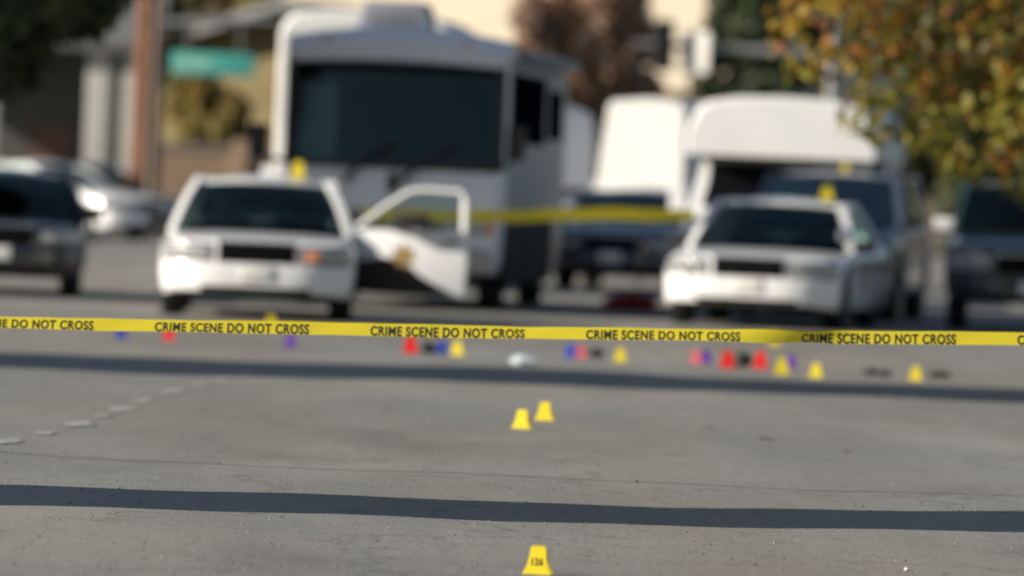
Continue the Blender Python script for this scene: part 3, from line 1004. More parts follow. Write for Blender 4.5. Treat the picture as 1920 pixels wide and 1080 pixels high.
# patrol car on the right
t = thing('police_car', 'white police sedan at right parked in front of the dark suv', 'police car', (2.56, 80.7, 0), -9.5, 'white police sedans')
PR = dict(SEDAN, clear_ind=True)
r_ = car(t, PR, WHITE)
b = MB(); b.lathe_z([(0.0, 0.0), (0.075, 0.0), (0.085, 0.05), (0.06, 0.11), (0.0, 0.13)], 16)
sp = b.build('spotlight', CHROME, t)
sp.location = (0.84, 1.62, 1.05); sp.rotation_euler = (R(90), 0, 0)
b = MB(); b.bar((0.84, 1.66, 1.05), (0.78, 1.80, 1.0), 0.03, n=8); b.build('spotlight_arm', BPLAST, t)
b = MB(); b.prism([(1.0095, 1.45, 0.66), (1.0095, 4.9, 0.70), (1.0095, 4.9, 0.76), (1.0095, 1.45, 0.74)], (0.004, 0, 0)); b.build('side_stripe', GOLD, t, smooth=0)
b = MB()
b.prism([(1.0095, 2.45 + (0.2 if k % 2 == 0 else 0.11) * math.cos(math.pi / 2 + k * math.pi / 7), 0.52 + (0.2 if k % 2 == 0 else 0.11) * math.sin(math.pi / 2 + k * math.pi / 7)) for k in range(14)], (0.005, 0, 0)); b.build('star_decal', GOLD, t, smooth=0)

# dark suv behind it
t = thing('parked_suv', 'dark navy suv right behind the right police sedan', 'suv', (3.52, 88.0, 0), -9)
car(t, dict(SUVP, wsglass=GLASSS), mat('blue_grey_paint', (0.09, 0.11, 0.16), 0.35, coat=0.6, var=0.15))
for s in (-1, 1):
    b = MB(); b.tube([(s * .66, 2.4, 1.74), (s * .66, 2.5, 1.81), (s * .66, 4.0, 1.81), (s * .66, 4.1, 1.74)], [.02] * 4, 8); b.build('roof_rail', BPLAST, t)

# black car cut by the left edge
t = thing('parked_sedan', 'black sedan cut off at the left edge under the dark tree', 'car', (-5.62, 80.6, 0), 3)
car(t, dict(SEDAN, H=1.38, W=1.9, glass=GLASSD), BLACK)
# teal minivan at the right edge
t = thing('parked_minivan', 'dark teal minivan with pale mirrors at the right edge', 'minivan', (5.93, 84.5, 0), -3)
car(t, dict(SUVP, H=1.75, W=1.96, L=4.9, mirror=WHITE), TEAL)
# navy sedan with white plate between motorhome and right patrol car
t = thing('parked_sedan', 'dark navy sedan with a white front plate between the motorhome and sedan', 'car', (1.36, 103.5, 0), -9)
car(t, dict(SEDAN, W=1.86, L=4.8, axle_r=3.6, tail=4.0, roof_r=3.3, glass=GLASSD, top=[(0, .74), (.10, .78), (.35, .86), (1.0, .94), (1.5, .98), (3.9, 1.0), (4.1, 1.02), (4.7, 1.0), (4.8, .8)]), NAVY)
# white car far left, three quarter view
t = thing('parked_sedan', 'white sedan far back at left seen at three quarters', 'car', (-6.95, 141.0, 0), 52)
car(t, dict(SEDAN, W=1.86, L=4.7, axle_r=3.55, tail=3.95, roof_r=3.2, top=[(0, .70), (.10, .74), (.35, .82), (1.0, .90), (1.5, .95), (3.8, .98), (4.0, 1.0), (4.6, .98), (4.7, .8)]), WHITE)
# dark car behind the left patrol car
t = thing('parked_sedan', 'small dark blue sedan far behind the left police sedan', 'car', (-6.3, 148.0, 0), 60)
car(t, dict(SEDAN, W=1.8, L=4.6, axle_r=3.5, tail=3.9, roof_r=3.15, glass=GLASSD), NAVY)


# ------------------------------------------------------------------ big motorhome
def rounded_box(b, x0, x1, y0, y1, z0, z1):
    b.box(x0, x1, y0, y1, z0, z1)


t = thing('motorhome', 'large white motorhome with a wide dark windscreen facing the camera', 'motorhome', (-1.40, 83.9, 0), -5.0)
HW = 1.27
# shell: stations along y with an arched roof; nose rounded in plan
ys = [0.0, 0.02, 0.07, 0.16, 0.3, 0.6, 1.5, 3, 5, 7, 8.2, 8.4, 8.45]


def rv_row(y):
    k = min(1.0, max(0.0, 0.93 + 0.07 * min(1, (y / 0.3)) ** 0.5))
    if y > 8.2:
        k *= 1 - 0.05 * ((y - 8.2) / 0.25) ** 2
    lean = 0.0
    half = [(0.0, 0.42), (0.94, 0.42), (0.985, 0.55), (1.0, 0.9), (1.0, 1.6), (1.0, 2.4), (0.995, 2.74), (0.965, 2.90), (0.86, 2.985), (0.5, 3.045), (0, 3.065)]
    row = [(x * HW * k, y, z) for x, z in half]
    return row + [(-x, y_, z) for x, y_, z in row[-2:0:-1]]


rows = [rv_row(y) for y in ys]
n = len(rows[0])
b = MB()
b.add([p for r in rows for p in r], [])
for i in range(len(rows) - 1):
    for k in range(n):
        k2 = (k + 1) % n
        b.f.append((i * n + k, i * n + k2, (i + 1) * n + k2, (i + 1) * n + k))
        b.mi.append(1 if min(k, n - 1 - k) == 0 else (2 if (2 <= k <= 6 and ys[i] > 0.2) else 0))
b.f.append(tuple(range((len(rows) - 1) * n, len(rows) * n)))
b.mi.append(0)
b.build('body', [RVWHITE, DARK, mat('shaded_side_grey', (0.24, 0.28, 0.29), 0.5, spec=0.2)], t, smooth=40)  # grey on the right flank alone carries its shade as colour
# front wall with a real opening for the windscreen
fx = HW * 0.93
wx, wz0, wz1 = 1.20, 1.62, 2.80
b = MB()
b.box(-fx, fx, -0.03, 0.05, 0.45, wz0)
b.box(-fx, -wx, -0.03, 0.24, wz0 + .001, wz1)
b.box(wx, fx, -0.03, 0.24, wz0 + .001, wz1)
b.build('front_wall', RVWHITE, t, bevel=0.012)
b = MB(); b.box(-1.16, 1.16, 2.3, 2.4, 0.6, 2.9); b.build('cab_partition', DARK, t, smooth=0)
b = MB(); b.box(-1.15, 1.15, 0.06, 0.75, 1.35, 1.60); b.build('dashboard', INTER, t, bevel=0.03)
for x in (-0.65, 0.65):
    b = MB(); b.box(x - .27, x + .27, 1.2, 1.4, 1.2, 2.0); b.box(x - .15, x + .15, 1.22, 1.36, 2.03, 2.3); b.build('seat', SEATM, t, bevel=0.04)
b = MB()
b.grid([[(-wx + 2 * wx * i / 8, -0.012 - 0.03 * (1 - (i / 4 - 1) ** 2) + 0.19 * j / 3, lerp(wz0, wz1, j / 3)) for i in range(9)] for j in range(4)])
ws_ = b.build('windscreen', glass('motorhome_glass', (0.42, 0.48, 0.48), ior=1.55), t, smooth=60)
b = MB()
for (x0, x1, z0, z1) in ((-wx - .02, wx + .02, wz0 - .05, wz0 + .03), (-wx - .02, wx + .02, wz1 - .06, wz1 + .03), (-wx - .05, -wx + .05, wz0, wz1), (wx - .05, wx + .05, wz0, wz1)):
    b.box(x0, x1, -0.055, -0.034, z0, z1)
b.build('windscreen_seal', BPLAST, ws_, smooth=0)
b = MB(); b.box(-0.012, 0.012, -0.068, -0.055, wz0 + .03, wz0 + .3); b.build('windscreen_divider', BPLAST, ws_, smooth=0)
b = MB(); b.box(-1.12, 1.12, 0.26, 0.28, 2.55, 2.78); b.build('sun_visor', DARK, ws_, smooth=0)
# pale curtain, widened and tinted to imitate the windscreen's teal reflection at left
b = MB(); b.grid([[(-1.12 + 0.06 * i, 0.32 + (0.05 if i % 2 else 0), z) for i in range(8)] for z in (1.64, 2.6)]); b.build('curtain', mat('curtain_and_reflection', (0.70, 0.82, 0.78), 0.9), ws_, smooth=30)
# arched roof cap that overhangs the windscreen
b = MB()
rows = []
for y, dz, dxk in ((-0.16, -0.10, 0.96), (-0.19, -0.04, 0.985), (-0.14, 0.06, 0.99), (0.1, 0.12, 1.0), (0.7, 0.14, 1.0), (1.3, 0.08, 1.0)):
    row = []
    for i in range(17):
        k = i / 8 - 1
        arch = 0.13 * (1 - k * k)
        base = 2.90 + (arch + 0.02) * (0.35 if y < -0.15 else 1.0)
        row.append((k * HW * 1.0 * dxk, y + 0.10 * k ** 4, base + dz))
    rows.append(row)
b.slab(rows, (0, 0.02, -0.06))
cap = b.build('roof_cap', mat('roof_cap_gelcoat', (0.62, 0.65, 0.73), 0.4, coat=0.3, var=0.07, vscale=2), t, smooth=50)
b = MB(); b.box(-1.2, 1.2, -0.13, 0.26, wz1 + .03, wz1 + .075); b.build('header', RVWHITE, t, bevel=0.01)
for k in range(5):
    x = -0.8 + 0.4 * k
    b = MB(); b.box(x - .05, x + .05, -0.15, -0.02, 3.035 - abs(x) * .06, 3.075 - abs(x) * .06); b.build('clearance_lamp', AMBER, cap, bevel=0.01)
# roof gear
b = MB(); b.prism([(-0.78, 2.2, 3.06), (0.16, 2.2, 3.06), (0.04, 2.35, 3.52), (-0.66, 2.35, 3.52)], (0, 0.9, 0)); ac = b.build('air_conditioner', mat('air_conditioner_grey', (0.19, 0.20, 0.235), 0.5, var=0.1), t, bevel=0.05)
for k in range(5):
    b = MB(); b.box(-0.60, -0.02, 2.20 + k * 0.026, 2.235 + k * 0.026, 3.13 + k * .06, 3.15 + k * .06); b.build('vent_slat', BPLAST, ac, smooth=0)
b = MB(); b.box(-1.05, -0.75, 4.2, 4.7, 3.02, 3.22); b.build('roof_vent', TRIMW, t, bevel=0.03)
# front details
for s in (-1, 1):
    b = MB(); b.box(s * 0.72, s * 1.10, -0.055, -0.028, 0.86, 1.06); hl = b.build('headlight', LAMP, t, bevel=0.02)
    b = MB(); b.box(s * 1.105, s * 1.165, -0.05, -0.029, 0.86, 1.06); b.build('indicator', AMBER, hl, bevel=0.01)
b = MB(); b.box(-0.62, 0.62, -0.045, -0.028, 0.84, 1.10); g = b.build('grille', mat('grille_grey', (0.10, 0.105, 0.11), 0.5), t, bevel=0.01)
for k in range(4):
    b = MB(); b.box(-0.6, 0.6, -0.058, -0.044, 0.875 + k * .06, 0.90 + k * .06); b.build('grille_bar', STEEL, g, smooth=0)
b = MB(); b.box(-1.16, 1.16, -0.14, 0.05, 0.42, 0.70); b.build('bumper', mat('bumper_grey', (0.30, 0.30, 0.31), 0.5), t, bevel=0.05)
b = MB(); b.box(-0.16, 0.16, -0.155, -0.138, 0.5, 0.65); b.build('license_plate', PLATE, t, smooth=0)
for (x0, x1) in ((-0.52, -0.12), (0.10, 0.62)):
    b = MB()
    b.bar((x0, -0.07, 1.46), (lerp(x0, x1, .6), -0.10, 1.72), 0.05)
    b.bar((lerp(x0, x1, .35), -0.105, 1.64), (x1 + .12, -0.105, 1.90), 0.045)
    b.lathe_z([(0, 0), (0.06, 0), (0.05, 0.05), (0, 0.06)], 10, (x0, -0.07, 1.42))
    b.build('wiper', BPLAST, t, smooth=0)
b = MB(); b.box(-0.06, 0.06, -0.045, -0.029, 1.30, 1.52); b.build('badge', BPLAST, t, bevel=0.01)
# mirrors
b = MB(); b.box(-1.62, -1.42, -0.30, -0.18, 1.66, 2.02); b.bar((-1.2, -0.03, 1.60), (-1.5, -0.22, 1.66), 0.05, n=8); b.build('mirror', BPLAST, t, bevel=0.04)
b = MB(); b.box(1.30, 1.50, -0.30, -0.16, 1.72, 2.10); b.bar((1.2, -0.03, 1.58), (1.38, -0.22, 1.74), 0.05, n=8); b.build('mirror', BPLAST, t, bevel=0.04)
# right flank: windows, dark lower lockers, awning rail
for y0, y1, z0, z1 in ((0.35, 4.9, 1.92, 2.72), (5.5, 7.4, 2.0, 2.6)):
    b = MB(); b.box(HW + .002, HW + .022, y0, y1, z0, z1); w_ = b.build('side_window', mat('dark_window_film', (0.004, 0.005, 0.006), 0.9, spec=0.0), t, bevel=0.008)
for y0, y1 in ((0.25, 1.6), (1.65, 2.9), (2.95, 4.2), (4.25, 5.3), (5.35, 6.6)):
    b = MB(); b.box(HW - .01, HW + .02, y0, y1, 0.30, 1.12); b.build('locker_door', DARK, t, bevel=0.01)
b = MB(); b.box(HW - .01, HW + .02, 0.3, 8.2, 1.14, 1.165); b.build('trim_strip', STEEL, t, smooth=0)
b = MB(); b.tube([(HW + .07, 1.0, 2.93), (HW + .07, 8.1, 2.93)], [.075, .075], 10); b.build('awning', mat('awning_grey', (0.22, 0.23, 0.25), 0.7), t)
b = MB(); b.box(-HW - .02, -HW + .01, 1.4, 4.5, 1.9, 2.7); b.build('side_window', mat('black_glass', (0.004, 0.005, 0.006), 0.3, spec=0.15), t, smooth=0)
for s in (-1, 1):
    wheel(t, s * 1.06, 1.15, 0.41, 0.26, s, 0.6)
    wheel(t, s * 1.10, 5.9, 0.41, 0.26, s, 0.6)
    b = MB(); b.box(s * 1.05 - .16, s * 1.05 + .16, 1.7, 1.72, 0.22, 0.6); b.build('mud_flap', RUBBER, t, smooth=0)
b = MB(); b.box(-1.0, 1.0, 0.3, 8.2, 0.32, 0.43); b.build('chassis', DARK, t, smooth=0)


# ------------------------------------------------------------------ box vans, class c motorhome
def box_truck(t, W, boxy, boxz, L, cabH, capk=0.0, boxmat=BOXWHITE, cabmat=WHITE, boxW=None, windm=GLASSD, lean=0.0, cabW=None):
    """cab at y=0, box body from boxy; capk = overhang of the box over the cab"""
    bw = (boxW or W) / 2
    cw = (cabW or W) / 2
    z0, z1 = boxz
    b = MB()
    rows = []
    for y, k, dz in ((boxy, 0.955, 0.06), (boxy + 0.05, 0.98, 0.02), (boxy + 0.2, 1, 0), (L - .1, 1, 0), (L, .97, .03)):
        half = [(0, z0), (1, z0), (1, lerp(z0, z1, .45)), (.99 - lean, z1 - 0.30), (.945 - lean, z1 - .15), (.84 - lean, z1 - .05), (.5, z1 + .02), (0, z1 + .045)]
        row = [(x * bw * k, y + (capk * 0.35 * max(0, (z - z0) / (z1 - z0) - .35) if y < boxy + .1 else 0), z - (dz if z > (z0 + z1) / 2 else 0)) for x, z in half]
        rows.append(row + [(-x, y_, z) for x, y_, z in row[-2:0:-1]])
    n = len(rows[0])
    b.grid(rows, closed=True)
    o = len(rows) - 1
    b.f.append(tuple(range(n))[::-1]); b.mi.append(0)
    b.f.append(tuple(range(o * n, (o + 1) * n))); b.mi.append(0)
    box = b.build('cargo_box', boxmat, t, bevel=0.0, smooth=30)
    # cab
    hc, hb = 1.18, 0.42
    b = MB()
    yc = 0.85
    b.add([], [])
    prof = [(0.0, hb), (0.0, 0.80), (0.06, 1.02), (yc, hc + 0.04), (yc + .62, cabH - .06), (yc + .8, cabH), (max(2.2, boxy + .9), cabH), (max(2.2, boxy + .9), hb)]
    rws = []
    for x, k in ((-1, .10), (-.93, .02), (-.6, 0), (.6, 0), (.93, .02), (1, .10)):
        rws.append([(x * cw * (1 if z < hc + .1 else 0.9), y + (k if y < .5 else 0), z) for y, z in prof])
    b.grid(rws)
    b.f.append(tuple(range(len(prof)))); b.mi.append(0)
    b.f.append(tuple(range(5 * len(prof), 6 * len(prof)))[::-1]); b.mi.append(0)
    b.build('cab', cabmat, t, smooth=30)
    w = cw * 0.86
    b = MB(); b.grid([[(x * (w if v == 0 else w * .95), lerp(yc + .05, yc + .58, v) - .035, lerp(hc + .09, cabH - .10, v) + .008) for x in (-1, -.6, 0, .6, 1)] for v in (0, .5, 1)]); b.build('windscreen', mat('black_glass', (0.004, 0.005, 0.006), 0.3, spec=0.15), t, smooth=60)
    for s in (-1, 1):
        b = MB(); b.add([(s * (cw + .006), yc + .25, hc + .08), (s * (cw + .006), yc + 1.2, hc + .08), (s * (cw * .9 + .02), yc + 1.2, cabH - .1), (s * (cw * .9 + .02), yc + .75, cabH - .1)], [(0, 1, 2, 3)]); b.build('side_window', mat('black_glass', (0.004, 0.005, 0.006), 0.3, spec=0.15), t, smooth=0)
        b = MB(); b.box(s * (cw + .04), s * (cw + .26), yc + .18, yc + .30, hc + .02, hc + .36); b.bar((s * (cw - .03), yc + .3, hc + .05), (s * (cw + .1), yc + .25, hc + .12), .04); b.build('mirror', WHITE, t, bevel=0.03)
        b = MB(); b.box(s * cw * .55, s * cw * .9, -.02, .04, .72, .92); b.build('headlight', LAMP, t, bevel=0.02)
    b = MB(); b.box(-cw * .5, cw * .5, -.03, .02, .68, .95); g = b.build('grille', GRILLE, t, bevel=0.01)
    b = MB(); b.box(-cw * .97, cw * .97, -.10, .10, .42, .62); b.build('bumper', mat('bumper_grey', (0.3, 0.3, 0.31), .5), t, bevel=0.03)
    b = MB(); b.box(-.16, .16, -.115, -.098, .46, .6); b.build('license_plate', PLATE, t, smooth=0)
    for s in (-1, 1):
        wheel(t, s * (cw - .16), .95, .38, .24, s)
        wheel(t, s * (bw - .2), L - 1.6, .38, .3, s)
    b = MB(); b.box(-bw * .9, bw * .9, boxy + 1, L - .1, .4, z0 - .004); b.build('chassis', DARK, t, smooth=0)
    return box


# over-cab motorhome behind the suv
t = thing('motorhome', 'bright white overcab motorhome rising behind the dark suv', 'motorhome', (3.24, 93.0, 0), -7)
bx_ = box_truck(t, 2.45, 0.75, (1.93, 2.66), 5.4, 1.95, capk=0.6, cabW=2.34, lean=0.03)
b = MB(); b.box(-1.2, 1.2, 2.75, 5.35, .5, 1.927); b.build('coach_wall', BOXWHITE, t, bevel=.03)
b = MB(); b.box(1.203, 1.215, 3.4, 4.8, 1.3, 1.85); b.build('side_window', mat('black_glass', (0.004, 0.005, 0.006), 0.3, spec=0.15), t, smooth=0)
# sunlit cargo trailer
t = thing('cargo_trailer', 'sunlit white cargo trailer half hidden by the overcab motorhome', 'trailer', (1.98, 116.0, 0), -20)
b = MB()
rows = []
for y, k in ((0.0, 0.97), (0.06, 1.0), (4.4, 1.0), (4.45, 0.98)):
    half = [(-0.86, 0.55), (-0.80, 1.5), (-0.66, 2.70), (-0.58, 2.80), (0.0, 2.86), (0.58, 2.80), (0.66, 2.70), (0.66, 1.5), (0.66, 0.55)]
    rows.append([(x * k, y, z * (1 if z < 1 else (k + 1) / 2)) for x, z in half])
b.grid(rows, closed=True)
b.f += [tuple(range(9)), tuple(range(27, 36))[::-1]]; b.mi += [0, 0]
b.build('body', BOXWHITE, t, smooth=30)
for s in (-1, 1):
    wheel(t, s * .62, 2.6, .33, .2, s)
b = MB(); b.bar((-.5, .1, .5), (0, -1.1, .45), .07); b.bar((.5, .1, .5), (0, -1.1, .45), .07); b.bar((0, -1.05, .45), (0, -1.05, 0), .06, n=8); b.build('drawbar', STEEL, t, smooth=0)

# white van, its shade put into the bluish paint colour
t = thing('delivery_van', 'shaded white van with a dark window beside the big motorhome', 'van', (1.0, 118.5, 0), 34)
box_truck(t, 1.9, 0.95, (0.8, 2.72), 5.2, 2.05, boxmat=mat('shaded_white_paint', (0.34, 0.37, 0.44), 0.5), cabmat=mat('shaded_white_paint', (0.34, 0.37, 0.44), 0.5), boxW=1.9, cabW=1.85)
# tall truck hidden behind the motorhome
t = thing('box_truck', 'tall white box truck peeking out behind the motorhome roof', 'truck', (-2.16, 98.0, 0), -3)
box_truck(t, 2.3, 1.5, (1.0, 3.66), 7.0, 2.2, boxW=2.42, cabW=2.1)
# brown bin
t = thing('rubbish_bin', 'brown wheeled bin between the box truck and overcab motorhome', 'bin', (2.10, 111.0, 0), 0)
b = MB(); b.prism([(-.20, -.3, .1), (.20, -.3, .1), (.23, -.33, 1.36), (-.23, -.33, 1.36)], (0, .6, 0)); b.build('body', BROWNB, t, bevel=.03)
b = MB(); b.box(-.26, .26, -.37, .36, 1.363, 1.45); b.build('lid', BROWNB, t, bevel=.03)
for s in (-1, 1):
    wheel(t, s * .2, .3, .11, .05, s)


# ------------------------------------------------------------------ evidence markers, litter
def text_mesh(name, body, size, mt, parent, bold=0.012, sx=1.0):
    cu = bpy.data.curves.new(name, 'FONT')
    cu.body = body
    cu.size = size
    cu.offset = bold * size
    cu.space_character = 1.12
    tmp = bpy.data.objects.new('tmp_text', cu)
    me = bpy.data.meshes.new_from_object(tmp)
    bpy.data.objects.remove(tmp)
    me.name = name
    me.materials.clear()
    me.materials.append(mt)
    o = bpy.data.objects.new(name, me)
    COL.objects.link(o)
    if parent:
        o.parent = parent
    return o


def marker_mesh(m, h=0.115):
    k = h / 0.115
    out = [(0.0285, 0.115), (0.031, 0.108), (0.036, 0.070), (0.042, 0.038), (0.048, 0.022), (0.056, 0.010), (0.059, 0.0)]
    b = MB()
    for s in (-1, 1):                                   # front and back leaves of the folded tent
        rows = []
        for x, z in out:
            y = s * (0.006 + (0.115 - z) * 0.30)
            rows.append([(kx * x * k, y * k, z * k) for kx in (-1, -.5, 0, .5, 1)])
        b.slab(rows, (0, -s * 0.003, 0))
    b.box(-0.028 * k, 0.028 * k, -0.0075 * k, 0.0075 * k, 0.112 * k, 0.1165 * k)
    return b


MARK0 = {}


def marker(loc, m, label, yaw=0.0, key=None, cat='evidence marker', group='yellow evidence markers', h=0.115):
    key = key or m.name
    if key not in MARK0:
        o = marker_mesh(m, h).build('evidence_marker', m, smooth=30)
        MARK0[key] = o
    else:
        o = MARK0[key].copy()
        COL.objects.link(o)
    o.location = (loc[0], loc[1], loc[2] + (road_z(loc[0], loc[1]) if loc[2] < .1 else 0))
    o.rotation_euler = (0, 0, R(yaw))
    tag(o, label, cat, group)
    return o


mk = marker((0.15, 29.18, 0.001), YEL, 'sharp yellow evidence marker numbered 126 nearest the camera', -9, key='near', h=0.110)
tx = text_mesh('number', '126', 0.040, INKW, mk, 0.03)
xs = [v.co.x for v in tx.data.vertices]
for v in tx.data.vertices:
    x = (v.co.x - (min(xs) + max(xs)) / 2) * 0.80
    z = v.co.y * 1.0 + 0.036
    v.co = (x, -(0.0057 + (0.110 - z) * 0.30) - 0.0015, z)
marker((0.10, 45.8, 0.001), YEL, 'left yellow marker of the pair in the middle of the road', -16)
marker((0.245, 47.3, 0.001), YEL, 'right yellow marker of the pair in the middle of the road', -12)
marker((-0.44, 63.2, 0.001), YEL, 'yellow marker just right of the blue one, below the tape', -12)
marker((0.95, 63.3, 0.001), YEL, 'lone yellow marker right of the small black pouch mid road', -4)
marker((2.30, 62.4, 0.001), YEL, 'large yellow marker beside the red one in the right cluster', 0, key='big', h=0.132)
marker((2.56, 61.7, 0.001), YEL, 'yellow marker at the right end of the colourful cluster', -10)
marker((3.40, 61.9, 0.001), YEL, 'lone yellow marker far right among dark debris', -5)
marker((-2.28, 70.6, 0.001), YEL, 'yellow marker under the front bumper of the left police sedan', 0)
marker((2.60, 72.9, 0.001), YEL, 'yellow marker in front of the right police sedan, touching the tape line', 0, key='big')
g_ = 'coloured evidence markers'
marker((-3.37, 64.3, 0.001), BLUEM, 'blue marker at far left under the tape', 4, group=g_)
marker((-2.95, 64.2, 0.001), REDM, 'red marker at left below the first tape lettering', -4, group=g_)
marker((-1.87, 63.3, 0.001), PURPM, 'purple marker between the two left red markers', 0, group=g_)
marker((-0.84, 63.0, 0.001), REDM, 'big red marker left of a black pouch near road centre', 0, key='bigred', group=g_, h=0.145)
marker((-0.58, 63.6, 0.001), BLUEM, 'blue marker between the black pouch and yellow marker', 6, group=g_)
marker((0.53, 64.0, 0.001), BLUEM, 'blue marker right of the crumpled paper mid road', -6, group=g_)
marker((0.62, 63.9, 0.001), PINKM, 'dull pink marker beside the middle blue marker', 3, group=g_)
marker((1.62, 64.3, 0.001), PINKM, 'pink marker at the left end of the right cluster', -3, group=g_)
marker((1.72, 64.7, 0.001), PURPM, 'purple marker beside the pink one in the right cluster', 5, group=g_)
marker((1.87, 63.5, 0.001), REDM, 'red marker left of the black pouch in the right cluster', 0, key='bigred', group=g_)
marker((2.17, 64.0, 0.001), REDM, 'red marker right of the black pouch in the right cluster', -3, key='bigred', group=g_)
marker((2.45, 64.4, 0.001), PURPM, 'purple marker between two yellow markers in the right cluster', 0, group=g_)


def pouch(loc, r, seed, label):
    b = MB(); b.blob((0, 0, r[2] * 0.8), r, seed, 14, 9, 0.16)
    o = b.build('black_pouch', BAGM, smooth=50)
    o.location = (loc[0], loc[1], road_z(loc[0], loc[1]))
    return tag(o, label, 'pouch', 'black pouches on the road')


pouch((-0.70, 63.4, 0), (.075, .06, .055), 1, 'small black pouch between the central red and blue markers')
pouch((0.75, 64.6, 0), (.075, .05, .04), 2, 'flat black pouch right of the dull pink marker')
pouch((2.02, 64.2, 0), (.085, .06, .07), 3, 'black pouch between the two red markers of the right cluster')
pouch((3.10, 63.4, 0), (.08, .05, .03), 4, 'flat black pouch left of the lone far right yellow marker')
pouch((3.20, 63.0, 0), (.06, .05, .03), 5, 'tiny black pouch nearest the lone far right yellow marker')
pouch((3.66, 63.0, 0), (0.10, .05, .03), 6, 'black pouch at far right beyond the last yellow marker')
b = MB(); b.blob((0, 0, .035), (.095, .07, .045), 9, 14, 9, 0.3)
o = b.build('crumpled_paper', PAPER, smooth=25); o.location = (0.11, 60.0, road_z(0.11, 60.0))
tag(o, 'crumpled pale bluish paper on the far shadow band', 'litter')
b = MB(); b.blob((0, 0, .05), (.32, .25, .13), 4, 18, 9, 0.28)
o = b.build('red_blanket', CLOTHR, smooth=40); o.location = (1.44, 88.8, 0)
tag(o, 'crumpled dark red blanket on the ground before the navy sedan', 'blanket')
# fallen leaves and pebbles
rnd = random.Random(4)
for (x, y, s, lb) in ((1.59, 45.1, .028, 'dry brown leaf on bare asphalt right of centre'), (2.02, 43.8, .028, 'dry brown leaf farther right than the other'), (1.28, 46.7, .02, 'small faded leaf right of the paired yellow markers')):
    b = MB()
    b.grid([[(s * (i - 1) * (1 - .5 * abs(j - 1.5) / 1.5), s * (j - 1.5), 0.006 + .25 * s * abs(i - 1)) for i in range(3)] for j in range(4)])
    o = b.build('fallen_leaf', DRYLEAF, smooth=0); o.location = (x, y, road_z(x, y)); o.rotation_euler = (0, 0, rnd.uniform(0, 6))
    tag(o, lb, 'leaf', 'dry leaves on the road')
b = MB(); b.blob((0, 0, .006), (.011, .011, .009), 3, 8, 6, .2)
o = b.build('pebble', mat('white_stone', (.6, .58, .54), .7)); o.location = (1.68, 30.6, road_z(1.68, 30.6))
tag(o, 'single white pebble near the lower right corner', 'pebble')
b = MB()
rs = random.Random(77)
for k in range(1000):
    y = 27.5 + 26 * rs.random() ** 2.2
    x = rs.uniform(-1, 1) * y * 0.074
    r = rs.uniform(.0025, .007) * (1.25 if rs.random() < .1 else 1)
    b.cur = rs.randrange(3)
    b.blob((x, y, road_z(x, y) + r * .4), (r, r * rs.uniform(.7, 1.2), r * .7), k, 5, 3, .25)
o = b.build('road_gravel', [mat('grit_dark', (.10, .095, .085), .9), mat('grit_mid', (.25, .235, .2), .9), mat('grit_pale', (.29, .28, .25), .9)], smooth=0, weld=False)
o['kind'] = 'stuff'
o['label'] = 'loose grit scattered over the near asphalt'

# markers standing on the car roofs
marker((-2.27, 76.9, 1.437), YEL, 'yellow marker standing on the left police sedan roof', 0, key='roof', h=0.165)
marker((3.50, 83.6, 1.437), YEL, 'yellow marker standing on the right police sedan roof', 0, key='roof')
marker((4.02, 91.0, 1.775), YEL, 'yellow marker standing on the dark suv roof', 0)


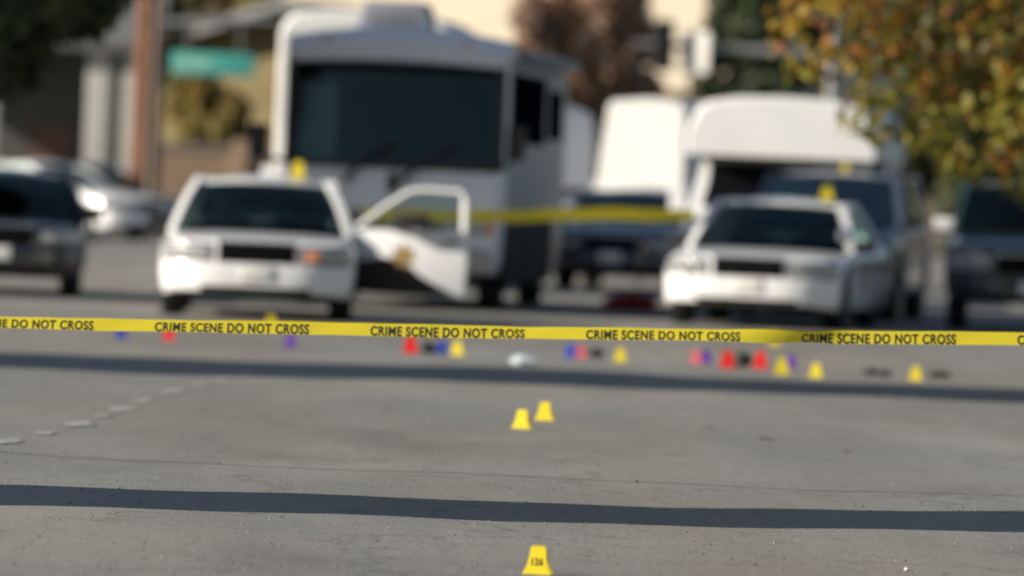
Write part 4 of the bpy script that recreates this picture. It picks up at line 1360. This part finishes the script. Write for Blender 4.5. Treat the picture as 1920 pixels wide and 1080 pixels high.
# ------------------------------------------------------------------ barrier tapes
def tape_line(name, label, p0, p1, sag, width, m, n=90, tilt=None, wob=0.004, seed=0):
    p0, p1 = Vector(p0), Vector(p1)
    d = p1 - p0
    rs = random.Random(seed)
    ph = [rs.uniform(0, 6) for _ in range(4)]

    def f(s, v):
        """point at fraction s along, v from -.5 (bottom) to .5 (top)"""
        c = p0 + d * s - Vector((0, 0, sag * 4 * s * (1 - s)))
        c.z += wob * math.sin(s * 9 + ph[0]) + wob * 0.4 * math.sin(s * 31 + ph[1])
        a = tilt(s) if tilt else R(25)
        return c + Vector((0, math.sin(a), math.cos(a))) * v * width

    b = MB()
    b.grid([[f(i / n, v) for v in (-.5, -.17, .17, .5)] for i in range(n + 1)])
    o = b.build(name, m, smooth=60)
    tag(o, label, 'tape')
    return o, f, d.length


X0, X1 = -5.6, 3.3
YT = 37.8


def tilt(s):
    x = lerp(X0, X1, s)
    g = math.exp(-((x - 1.50) / 0.22) ** 2)
    return R(27 + 6 * math.sin(x * 2.1) + 5 * math.sin(x * 7.3 + 1) + 3 * math.sin(x * 19) - 60 * g)


o, f, ln = tape_line('barrier_tape', 'sharp yellow tape reading CRIME SCENE DO NOT CROSS across the road', (X0, YT, 0.603), (X1, YT, 0.848), 0.0, 0.071, TAPE, 220, tilt)
PER = 404.3 * YT / 13900
XS = (291 - 960) * YT / 13900 + 0.008
for k in range(-1, 5):
    tx = text_mesh('lettering', 'CRIME SCENE DO NOT CROSS', 0.07, INK, o, 0.033)
    xs = [v.co.x for v in tx.data.vertices]
    zs = [v.co.y for v in tx.data.vertices]
    w = max(xs) - min(xs)
    TW = 289 * YT / 13900
    dead = []
    for v in tx.data.vertices:
        x = XS + k * PER + (v.co.x - min(xs)) / w * TW
        u = (v.co.y - min(zs)) / (max(zs) - min(zs))
        s = (x - X0) / (X1 - X0)
        q = f(s, -0.485 + u * 0.77)
        a = tilt(s)
        v.co = q + Vector((0, -math.cos(a), math.sin(a))) * 0.0012
for x, z in ((X0, 0.603), (X1, 0.848)):
    t = thing('barrier_post', 'thin steel stake holding the %s end of the near tape' % ('left' if x < 0 else 'right'), 'post', (x, YT + 0.03, 0), 0, 'tape stakes')
    b = MB(); b.tube([(0, 0, 0), (0, 0, 0.95)], [.015, .015], 8); b.build('stake', STEEL, t)
    b = MB(); b.lathe_z([(0, .03), (.05, .025), (.11, .008), (.115, 0)], 14); b.build('base', RUBBER, t)

# far tape from the patrol car's door to the right patrol car
tape_line('barrier_tape', 'blurred far yellow tape running from the open door to the right sedan', (-1.62, 79.2, 1.06), (1.96, 81.2, 1.21), 0.0, 0.135, mat('tape_far_yellow', (0.80, 0.64, 0.02), 0.4, transl=0.3), 60, lambda s: R(12 - 10 * math.sin(s * 11)), 0.012, 3)
